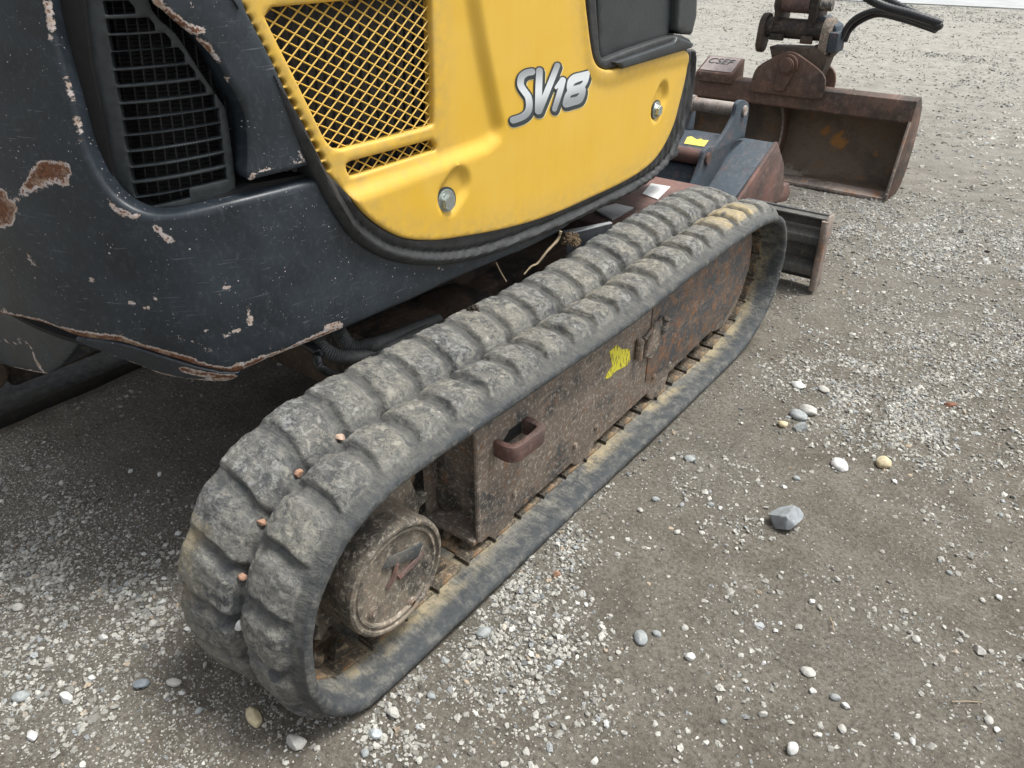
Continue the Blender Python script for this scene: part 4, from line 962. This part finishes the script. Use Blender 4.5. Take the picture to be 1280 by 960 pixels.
b = MB(); b.prism([(yA, zA), (yB, zB), (yB, zB - .01), (yA, zA - .01)], 'x', -.66, TBX - .013, .001); PLT = b.out('cross_plate', M['bluesteel'], TB)
sq_ = (zB - zA) / (yB - yA)
def onplate(a_, c_):
    r_ = ray(a_, c_); t_ = (zA - sq_ * yA - CAM[2] + sq_ * CAM[1]) / (r_[2] - sq_ * r_[1]); return tuple((CAM + r_ * t_)[:2])
q = [onplate(a_, c_) for a_, c_ in ((855, 180), (880, 184), (886, 176), (880, 176), (876, 174), (871, 175), (864, 171), (859, 172))]
b = MB(); bmv = [b.bm.verts.new((x, y, zA + (zB - zA) * (y - yA) / (yB - yA) + .002)) for x, y in q]; b.bm.faces.new(bmv); b.out('yellow_label', M['ylabel'], TB)
for k, x in enumerate((-.285, -.40, -.52, -.63)):
    yy, zz_ = sidep[3]; b = MB()
    b.prism([(yy - .06, zz_ + .045), (yy + .05, zz_ + .040), (yy + .085, zz_ - .01), (yy + .05, zz_ - .03), (yy - .06, zz_ - .01)], 'x', x - .02, x + .02, .008); b.out('bucket_tooth', M['redsteel'], TB)
#==PART3==
# ================================================================ GROUND AND GRAVEL
def gz(x, y):
    r = np.hypot(x, y)
    return (.022 * (fbm(np.asarray(x) * 3.1, np.asarray(y) * 3.1, 5.0) - .5) + .006 * (fbm(np.asarray(x) * 13, np.asarray(y) * 13, 2.0) - .5)) * sstep(25, 6, r) - .002
def axis(fine0, fine1, step, far):
    a = list(np.arange(fine0, fine1, step)); s_ = step; v = a[-1]
    while v < far: s_ *= 1.09; v += s_; a.append(v)
    s_ = step; v = a[0]; pre = []
    while v > -far: s_ *= 1.09; v -= s_; pre.append(v)
    return np.array(pre[::-1] + a)
gxs, gys = axis(-1.6, 1.6, .014, 300), axis(0, 3.2, .014, 300)
GX, GY = np.meshgrid(gxs, gys, indexing='ij')
GV = np.stack([GX, GY, gz(GX, GY)], -1).reshape(-1, 3); a_, b_ = GX.shape
I, J = np.meshgrid(np.arange(a_ - 1), np.arange(b_ - 1), indexing='ij')
GF = np.stack([I * b_ + J, (I + 1) * b_ + J, (I + 1) * b_ + J + 1, I * b_ + J + 1], -1).reshape(-1, 4)
g = G('dusty_gravel_ground'); v = g.obj()
big = g.noise(v, 1.1, 4); mid = g.noise(v, 9, 6, .65); fine = g.noise(v, 140, 5, .75); gr_ = g.noise(v, 620, 3, .8)
c = g.mix(g.ramp(mid, .36, .64), (.115, .101, .080), (.212, .190, .157))
c = g.mix(g.ramp(big, .4, .62, 0, .55), c, (.18, .172, .150))
c = g.mix(g.ramp(fine, .58, .36, 0, .75), c, (.055, .046, .037))
c = g.mix(g.ramp(gr_, .58, .72, 0, .6), c, (.34, .33, .31))
reg = g.ramp(g.noise(v, 2.4, 3), .46, .66, .03, .8)
for sc, th in ((260, .30), (120, .22), (48, .17), (22, .13)):
    vv = g.n('ShaderNodeTexVoronoi'); g.L(g.mapping(v, (1, 1, .3)), vv.inputs['Vector']); vv.inputs['Scale'].default_value = sc
    sp_ = g.n('ShaderNodeSeparateColor'); g.L(vv.outputs['Color'], sp_.inputs[0])
    k = g.math('MULTIPLY', g.ramp(vv.outputs['Distance'], th, th * .7), g.ramp(sp_.outputs[0], .52, .56))
    k = g.math('MULTIPLY', k, reg)
    c = g.mix(k, c, g.mix(sp_.outputs[1], (.17, .16, .145), (.38, .37, .34)))
# far away the yard is coloured paler
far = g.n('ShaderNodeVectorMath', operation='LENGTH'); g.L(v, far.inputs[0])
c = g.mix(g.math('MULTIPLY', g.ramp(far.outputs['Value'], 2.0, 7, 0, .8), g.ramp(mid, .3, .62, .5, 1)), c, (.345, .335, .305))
nb = g.bump(mid, .010, .8); nb = g.bump(g.noise(v, 55, 6, .75), .006, .9, nb); nb = g.bump(fine, .0035, 1, nb); nb = g.bump(gr_, .0012, .8, nb)
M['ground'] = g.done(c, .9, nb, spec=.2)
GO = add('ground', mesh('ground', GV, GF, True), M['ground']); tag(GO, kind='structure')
# pale concrete apron far behind
A0, A1 = onz(1035, 0, 0), onz(1280, 12, 0); dr = (A1 - A0)[:2]; dr /= np.linalg.norm(dr); nr = np.array([-dr[1], dr[0]]); nr = nr if nr[1] > 0 else -nr
P4 = [A0[:2] - dr * 40, A0[:2] + dr * 40, A0[:2] + dr * 40 + nr * 9, A0[:2] - dr * 40 + nr * 9]
g = G('pale_concrete'); v = g.obj(); n_ = g.noise(v, 3, 6, .7); M['concrete'] = g.done(g.mix(g.ramp(n_, .35, .65), (.29, .30, .30), (.36, .37, .37)), .85, g.bump(n_, .003))
b = MB(); b.prism([tuple(p) for p in P4], 'z', -.02, .012, 0); tag(b.out('road', M['concrete'], None, 0), kind='structure')

def stone_mat(name):
    g = G(name); v = g.obj(); t = g.attr('tone', True); h = g.attr('hue', True)
    n_ = g.noise(v, 3.0, 5, .7); 
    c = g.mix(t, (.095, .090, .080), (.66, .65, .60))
    c = g.mix(g.ramp(h, .965, .985), c, g.mix(t, (.16, .12, .085), (.56, .46, .35)))
    c = g.mix(g.ramp(h, .14, .08), c, g.mix(t, (.11, .118, .122), (.46, .485, .495)))
    c = g.mix(g.ramp(n_, .35, .65, 0, .5), c, g.mix(.5, c, (.20, .18, .155)))
    return g.done(c, .8, g.bump(n_, .08, .4), spec=.3)
M['stone'] = stone_mat('gravel_stone')
def gn_gravel(name, pos, scale, rot, tone, hue, sub, label, kinds=6, flat_=.62):
    n = len(pos); me = bpy.data.meshes.new(name); me.vertices.add(n); me.vertices.foreach_set('co', pos.astype(np.float32).ravel())
    for nm, typ, arr in (('sc', 'FLOAT_VECTOR', scale), ('rt', 'FLOAT_VECTOR', rot), ('tone', 'FLOAT', tone), ('hue', 'FLOAT', hue)):
        a = me.attributes.new(nm, typ, 'POINT'); a.data.foreach_set('vector' if typ != 'FLOAT' else 'value', np.ascontiguousarray(arr, dtype=np.float32).ravel())
    a = me.attributes.new('kd', 'INT', 'POINT'); a.data.foreach_set('value', rng.integers(0, kinds, n).astype(np.int32))
    me.update(); o = add(name, me)
    t = bpy.data.node_groups.new(name + '_nodes', 'GeometryNodeTree')
    t.interface.new_socket('Geometry', in_out='INPUT', socket_type='NodeSocketGeometry'); t.interface.new_socket('Geometry', in_out='OUTPUT', socket_type='NodeSocketGeometry')
    N, L = t.nodes.new, t.links.new
    gi, go = N('NodeGroupInput'), N('NodeGroupOutput'); ins = N('GeometryNodeInstanceOnPoints')
    g2i = N('GeometryNodeGeometryToInstance')
    for k in range(kinds):
        ico = N('GeometryNodeMeshIcoSphere'); ico.inputs['Radius'].default_value = .5; ico.inputs['Subdivisions'].default_value = sub
        spn = N('GeometryNodeSetPosition'); nz_ = N('ShaderNodeTexNoise'); nz_.noise_dimensions = '4D'; nz_.inputs['W'].default_value = k * 7.3 + 1; nz_.inputs['Scale'].default_value = 1.6; nz_.inputs['Detail'].default_value = 1.5
        vm = N('ShaderNodeVectorMath'); vm.operation = 'SUBTRACT'; vm.inputs[1].default_value = (.5, .5, .5)
        vs_ = N('ShaderNodeVectorMath'); vs_.operation = 'SCALE'; vs_.inputs['Scale'].default_value = 1.5
        L(nz_.outputs['Color'], vm.inputs[0]); L(vm.outputs[0], vs_.inputs[0]); L(ico.outputs['Mesh'], spn.inputs['Geometry']); L(vs_.outputs[0], spn.inputs['Offset'])
        sm = N('GeometryNodeSetMaterial'); sm.inputs['Material'].default_value = M['stone']; L(spn.outputs[0], sm.inputs[0])
        tr = N('GeometryNodeTransform'); tr.inputs['Scale'].default_value = (1, .75 + .1 * (k % 3), flat_); L(sm.outputs[0], tr.inputs[0])
        L(tr.outputs[0], g2i.inputs[0])
    def na(nm, typ):
        x = N('GeometryNodeInputNamedAttribute'); x.data_type = typ; x.inputs['Name'].default_value = nm; return x.outputs['Attribute']
    L(gi.outputs[0], ins.inputs['Points']); L(g2i.outputs[0], ins.inputs['Instance']); ins.inputs['Pick Instance'].default_value = True
    L(na('kd', 'INT'), ins.inputs['Instance Index']); L(na('rt', 'FLOAT_VECTOR'), ins.inputs['Rotation']); L(na('sc', 'FLOAT_VECTOR'), ins.inputs['Scale'])
    L(ins.outputs[0], go.inputs[0])
    md = o.modifiers.new('gravel', 'NODES'); md.node_group = t; me.materials.append(M['stone'])
    tag(o, label, 'gravel', kind='stuff'); return o
CL = []   # pale heaps of gravel: centre, radii, strength
for (px, py, rx, ry, s_) in [(600, 745, .10, .16, 1.0), (545, 810, .11, .12, .8), (660, 690, .10, .14, .9), (720, 600, .07, .14, .5), (700, 830, .09, .10, .5), (1100, 500, .16, .20, .9), (1050, 470, .14, .18, .6), (1160, 540, .2, .15, .5), (1230, 430, .25, .25, .5),
                     (450, 900, .10, .08, .7), (100, 700, .14, .12, .9), (40, 760, .12, .10, .6), (200, 780, .10, .06, .5), (60, 880, .10, .06, .5), (1180, 300, .5, .4, .7), (1040, 60, 1.5, 1.2, .6), (1180, 210, .7, .4, .5), (900, 640, .08, .1, .2), (760, 560, .05, .2, .5)]:
    p = onz(px, py); CL.append((p[0], p[1], rx, ry, s_))
def dens(x, y):
    r = .065 + .5 * sstep(.54, .74, fbm(x * 2.6, y * 2.6, 3., 3)) + .3 * sstep(.5, .7, fbm(x * 9, y * 9, 6., 3))
    for cx, cy, rx, ry, s_ in CL: r = r + s_ * np.exp(-((x - cx) / rx) ** 2 - ((y - cy) / ry) ** 2) * (.35 + .65 * sstep(.38, .6, fbm(x * 12, y * 12, 8., 2)))
    return np.clip(r, 0, 1)
def dfine(x, y):    # fine chippings, thick behind and under the machine
    u = sstep(.12, -.10, x) * sstep(.95, .3, y)
    return np.clip(.08 + .6 * dens(x, y) + .75 * u * (.45 + .55 * sstep(.35, .55, fbm(x * 6, y * 6, 4., 3))), 0, 1)
def scatter(n, x0, x1, y0, y1, df, s0, s1, pw=2.0, minz=.6, power=1.0):
    x, y = rng.uniform(x0, x1, n), rng.uniform(y0, y1, n)
    P = np.stack([x, y, np.zeros(n)], 1); u, v_, z = proj(P)
    k = (z > .2) & (u > -60) & (u < 1340) & (v_ > -40) & (v_ < 1020) & (rng.random(n) < df(x, y) ** power)
    x, y = x[k], y[k]; n = len(x); s_ = s0 * (s1 / s0) ** (rng.random(n) ** pw)
    ins_ = (x > -.225) & (x < -.004) & (y > .42) & (y < 1.9)      # not inside the belt
    x, y, s_ = x[~ins_], y[~ins_], s_[~ins_]; n = len(x)
    sc = np.stack([s_ * rng.uniform(.8, 1.25, n), s_ * rng.uniform(.8, 1.25, n), s_ * rng.uniform(.7, 1.1, n)], 1)
    rt = np.stack([rng.normal(0, .35, n), rng.normal(0, .35, n), rng.uniform(0, 6.28, n)], 1)
    z = gz(x, y) + s_ * rng.uniform(-.14, .12, n)
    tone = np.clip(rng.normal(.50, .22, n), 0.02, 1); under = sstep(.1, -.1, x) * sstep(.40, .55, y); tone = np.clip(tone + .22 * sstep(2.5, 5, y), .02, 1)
    tone = np.clip(tone - .30 * under, 0.02, 1); hue = rng.random(n) * (1 - .5 * under * (rng.random(n) < .5))  # stones under the machine coloured darker to paint in its shade, some bluish
    return np.stack([x, y, z], 1), sc, rt, tone, hue
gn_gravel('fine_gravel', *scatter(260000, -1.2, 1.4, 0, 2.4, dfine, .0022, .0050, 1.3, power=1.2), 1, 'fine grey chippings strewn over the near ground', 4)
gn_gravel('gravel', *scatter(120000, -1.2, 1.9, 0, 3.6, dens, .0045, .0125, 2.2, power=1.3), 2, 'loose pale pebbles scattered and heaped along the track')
def heap(n, s0, s1, pw):
    "more stones round the centres of the pale heaps"
    X, Y = [], []; near = [c for c in CL if c[1] < 3.2]; W = np.array([c[2] * c[3] * c[4] for c in near]); W /= W.sum()
    for c, w_ in zip(near, W): m = int(n * w_); X.append(rng.normal(c[0], c[2] * .62, m)); Y.append(rng.normal(c[1], c[3] * .62, m))
    X, Y = np.concatenate(X), np.concatenate(Y); k = sstep(.36, .60, fbm(X * 14, Y * 14, 8., 3)) > rng.random(len(X)); X, Y = X[k], Y[k]
    ins_ = (X > -.235) & (X < .003) & (Y > .36) & (Y < 1.97); X, Y = X[~ins_], Y[~ins_]; n = len(X); s_ = s0 * (s1 / s0) ** (rng.random(n) ** pw)
    sc = np.stack([s_ * rng.uniform(.8, 1.25, n), s_ * rng.uniform(.8, 1.25, n), s_ * rng.uniform(.7, 1.1, n)], 1); rt = np.stack([rng.normal(0, .4, n), rng.normal(0, .4, n), rng.uniform(0, 6.28, n)], 1)
    return np.stack([X, Y, gz(X, Y) + s_ * rng.uniform(0, .3, n)], 1), sc, rt, np.clip(rng.normal(.55, .2, n), .05, 1), rng.random(n)
gn_gravel('gravel', *heap(42000, .0030, .0105, 1.6), 2, 'dense pale gravel heaped beside the belt and around the loose stones')
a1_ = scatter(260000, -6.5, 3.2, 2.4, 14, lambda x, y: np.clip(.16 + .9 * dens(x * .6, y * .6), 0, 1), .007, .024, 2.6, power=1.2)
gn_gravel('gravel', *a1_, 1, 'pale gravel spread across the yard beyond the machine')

# ---- single stones one can point to
def stone(name, px, py, size, flat, col, label, rot=0, seed=0, angular=False, group=None, z0=None, w=.75, cat='stone'):
    b = bmesh.new(); bmesh.ops.create_icosphere(b, subdivisions=4, radius=.5)
    r_ = random.Random(seed)
    planes = [(Vector((r_.gauss(0, 1), r_.gauss(0, 1), r_.gauss(0, 1))).normalized(), r_.uniform(.27, .42) if angular else r_.uniform(.38, .47)) for _ in range(11 if angular else 8)]
    for v in b.verts:
        c_ = v.co.copy(); n_ = fbm(c_.x * 2.2 + seed, c_.y * 2.2, c_.z * 2.2, 3); c_ *= .9 + .3 * n_
        for pn, pd in planes:
            q = c_.dot(pn)
            if q > pd: c_ -= pn * (q - pd) * (.93 if angular else .7)
        c_ *= 1 + .09 * (fbm(c_.x * 14, c_.y * 14, c_.z * 14 + seed, 3) - .5)
        v.co = Vector((c_.x * size, c_.y * size * w, c_.z * size * flat))
    me = bpy.data.meshes.new(name); b.to_mesh(me); b.free(); me.polygons.foreach_set('use_smooth', [True] * len(me.polygons))
    if angular: me.set_sharp_from_angle(angle=math.radians(40))
    p = onz(px, py, 0); o = add(name, me, SM(col)); o.location = (p[0], p[1], (float(gz(p[0], p[1])) if z0 is None else z0) + size * flat * .30); o.rotation_euler = (r_.uniform(-.15, .15), r_.uniform(-.15, .15), rot)
    tag(o, label, cat, group); return o
_sm = {}
def SM(col):
    if col not in _sm:
        g = G('stone_%d' % len(_sm)); v = g.obj(); n1, n2 = g.noise(v, 70, 5, .7), g.noise(v, 380, 4, .75)
        c = g.mix(g.ramp(n1, .35, .65), tuple(x * .72 for x in col), tuple(min(1, x * 1.15) for x in col)); c = g.mix(g.ramp(n2, .55, .7, 0, .5), c, tuple(x * .55 for x in col))
        _sm[col] = g.done(c, .75, g.bump(n2, .0008, .7), spec=.35)
    return _sm[col]
BLUE, GREY, WHITE, TAN, LIGHT, OR = (.20, .225, .245), (.30, .32, .32), (.58, .58, .565), (.55, .47, .31), (.44, .43, .40), (.36, .21, .14)
stone('rock', 982, 658, .066, .78, (.25, .27, .285), 'largest blue-grey angular rock, alone on the bare dirt', .9, 41, True, cat='rock', w=.85)
stone('stone', 1049, 583, .040, .5, WHITE, 'flat white oval stone left of the cream stone', -.5, 5)
stone('stone', 1104, 581, .032, .75, TAN, 'round cream-yellow stone in the pebble cluster', .5, 6, w=.95)
stone('stone', 1009, 517, .044, .5, LIGHT, 'pale flat stone, topmost of the three touching stones', -.3, 7)
stone('stone', 997, 523, .042, .5, GREY, 'grey flat stone in the middle of the three touching stones', -.2, 8)
stone('stone', 1000, 538, .038, .6, GREY, 'wedge-shaped grey stone, lowest of the three touching stones', .4, 9, True)
stone('stone', 978, 534, .024, .6, TAN, 'small tan pebble left of the wedge-shaped grey stone', .4, 10)
stone('stone', 997, 484, .036, .4, WHITE, 'thin white stone just behind the three touching stones', -.2, 11)
stone('stone', 1029, 489, .030, .5, LIGHT, 'pale rounded stone behind and right of the three touching stones', -.2, 12)
stone('stone', 862, 572, .026, .4, GREY, 'small pale grey stone on dirt halfway along the track', .2, 13)
stone('stone', 801, 799, .027, .6, GREY, 'lone grey-white oval stone below the gravel heap beside the track', -.8, 14)
stone('stone', 863, 821, .017, .7, WHITE, 'small white stone right of the lone grey-white oval stone', .8, 15)
stone('stone', 371, 932, .033, .7, LIGHT, 'pale blocky stone at the bottom edge below the track', .3, 16, True)
stone('stone', 318, 899, .036, .6, TAN, 'long buff stone half buried behind the track', -.2, 17, w=.5)
stone('stone', 84, 875, .024, .7, WHITE, 'white chunky stone near the lower left', .2, 18, True)
stone('stone', 43, 923, .022, .7, WHITE, 'angular white stone nearest the lower left corner', .2, 19, True)
stone('stone', 27, 872, .026, .6, GREY, 'greenish grey stone at the left beside the white chunky one', .9, 20)
stone('stone', 178, 858, .024, .7, BLUE, 'small slate-blue stone in the dirt behind the track', .9, 21, True)
stone('stone', 218, 855, .022, .6, LIGHT, 'buff oval pebble right of the slate-blue stone', .7, 22, w=.6)
stone('stone', 24, 760, .020, .6, LIGHT, 'pale pebble at the left edge of the fine chippings', .7, 23)
stone('stone', 696, 719, .017, .8, OR, 'orange-tan pebble in the gravel heap beside the track', .2, 24, True)
stone('stone', 604, 788, .026, .5, GREY, 'large grey flake within the gravel heap beside the track', 1.2, 25)
stone('stone', 1188, 506, .028, .5, (.20, .09, .055), 'reddish-brown stone at the right beyond the pebble cluster', .1, 26, True)
stone('stone', 990, 937, .020, .8, WHITE, 'egg-shaped white pebble at the bottom edge of the dirt', 1.4, 27)
stone('stone', 1224, 815, .022, .6, LIGHT, 'pointed pale stone at the lower right', -.8, 28, True)
stone('stone', 1010, 840, .022, .5, LIGHT, 'flat buff stone beside a small white one on the lower right dirt', .3, 29)
stone('stone', 469, 918, .021, .8, (.40, .43, .45), 'bluish-white stone below the rear curve of the track', .2, 30, True)
stone('stone', 492, 893, .022, .8, LIGHT, 'pale stone tucked against the belt at the rear curve', .2, 31, True)
# medium pebbles nobody could tell apart
spots = [(rng.uniform(60, 1260), rng.uniform(560, 950)) for _ in range(95)]; base = None; kk = 0
protos = []
for i in range(5):
    o = stone('pebble', -500, 900, 1.0, .6, [WHITE, LIGHT, LIGHT, GREY, WHITE][i], None, 0, 50 + i, i % 2 == 0); protos.append(o.data); bpy.data.objects.remove(o)
for (px, py) in spots:
    p = onz(px, py)
    if -.26 < p[0] < .03 and .30 < p[1] < 2.05: continue
    if p[0] < -.2 and p[1] > .6: continue
    s_ = rng.uniform(.010, .017); o = add('pebble', protos[kk % 5]); kk += 1
    o.location = (p[0], p[1], float(gz(p[0], p[1])) + s_ * .15); o.scale = (s_, s_, s_); o.rotation_euler = (rng.normal() * .2, rng.normal() * .2, rng.uniform(0, 6))
    tag(o, 'pale pebble lying loose on the dirt and gravel', 'pebble', 'loose pale pebbles on the dirt')

M['roots'] = mat_plain('brown_roots', (.12, .085, .05), .9, 0, .8, 90)
# ---- stones wedged in the belt, dirt and twigs on the machine
def track_pt(y_near, top=True, x=-.117, h=.004, i=None):
    if i is None: i = np.argmin(abs(Ly - y_near) + np.where((Lz > .2) == top, 0, 9))
    return Vector((x, Ly[i] + Ny[i] * h, Lz[i] + Nz[i] * h))
wl_ = {'w': 0}
for (px, py, lb, col, s_) in [(371, 577, 'pinkish stone wedged in the topmost hole of the track curve', OR, .016), (318, 649, 'tan-orange stone wedged in the second hole down the track curve', OR, .014),
                              (293, 720, 'reddish tan stone wedged in the third hole down the track curve', OR, .017), (288, 784, 'white stone wedged in the lowest visible hole of the track', WHITE, .020),
                              (426, 535, 'pinkish stone chip in the hole above the topmost orange one', (.45, .33, .25), .015)]:
    # nearest point of the belt surface along the sight line of the photograph
    uu, vv, zz2 = proj(TV); dd = (uu - px) ** 2 + (vv - py) ** 2 + np.where(TV[:, 1] > .75, 1e6, 0) + np.where(TV[:, 0] < -.16, 1e6, 0) + np.where(TV[:, 0] > -.08, 1e6, 0); dd += zz2 * 60
    i_ = np.argmin(dd) // NC; kk_ = math.floor((U[i_] - U0) / PITCH); i_ = int(round((kk_ + .235) * SUB + i_top)) % NU; p = np.array([-.121, Ly[i_] + Ny[i_] * .004, Lz[i_] + Nz[i_] * .004]); o = stone('wedged_stone', px, py, s_, .8, col, lb, .4, int(px), True); o.location = tuple(p)
def clump(name, c0, r, n, mat, label, cat, thick=.0012, twig=None):
    b = MB()
    for i in range(n):
        a = rng.normal(0, 1, 3); a /= np.linalg.norm(a); a[2] = abs(a[2]); q = rng.normal(0, 1, 3); q /= np.linalg.norm(q)
        P = [Vector(c0) + Vector(a) * r * t + Vector(q) * r * .5 * math.sin(t * 3) for t in (0.1, .45, .8, 1.05)]
        b.tube(P, thick, 5)
    if twig: b.tube([Vector(t) for t in twig], thick * 2.6, 7)
    return tag(b.out(name, mat, None), label, cat)
cpt = Vector(onx(713, 303, -.225)); clump('root_clump', cpt, .021, 90, M['roots'], 'tangled clump of dry roots caught between body and track', 'roots')
b = MB(); b.tube(cr([onx(701, 289, -.215), onx(697, 300, -.218), onx(684, 314, -.225), onx(672, 329, -.232), onx(664, 333, -.236), onx(655, 343, -.24)], 5), .0028, 7, lambda i: 1.1 - .025 * i + .15 * (i % 3 == 0)); tag(b.out('dry_twig', M['twig'], None), 'thick pale dry twig sticking out of the root clump', 'twig')
b = MB(); b.tube([onx(620, 328, -.255), onx(626, 340, -.25), onx(633, 352, -.245)], .0013, 5); tag(b.out('dry_stalk', M['twig'], None), 'thin pale stalk hanging below the body edge', 'stalk')
dpt = onz(592, 388, .402); clump('dirt_clump', (dpt[0], dpt[1], .398), .012, 50, M['moss'], 'small black clump of moss on an inner lug of the track', 'moss', .0016)
b = MB(); q0 = onz(1228, 878, .004); q1 = onz(1190, 877, .006); b.tube([q0, (q0 + q1) / 2 + (0, 0, .002), q1], .0008, 5); tag(b.out('straw', M['twig'], None), 'thin straw lying on the dirt at the lower right', 'straw')
b = MB(); q0 = onz(1038, 772, .004); q1 = onz(1043, 789, .006); b.tube([q0, (q0 + q1) / 2 + (0, 0, .002), q1], .0008, 5); tag(b.out('straw', M['twig'], None), 'short upright-lying straw in the middle of the dirt', 'straw')
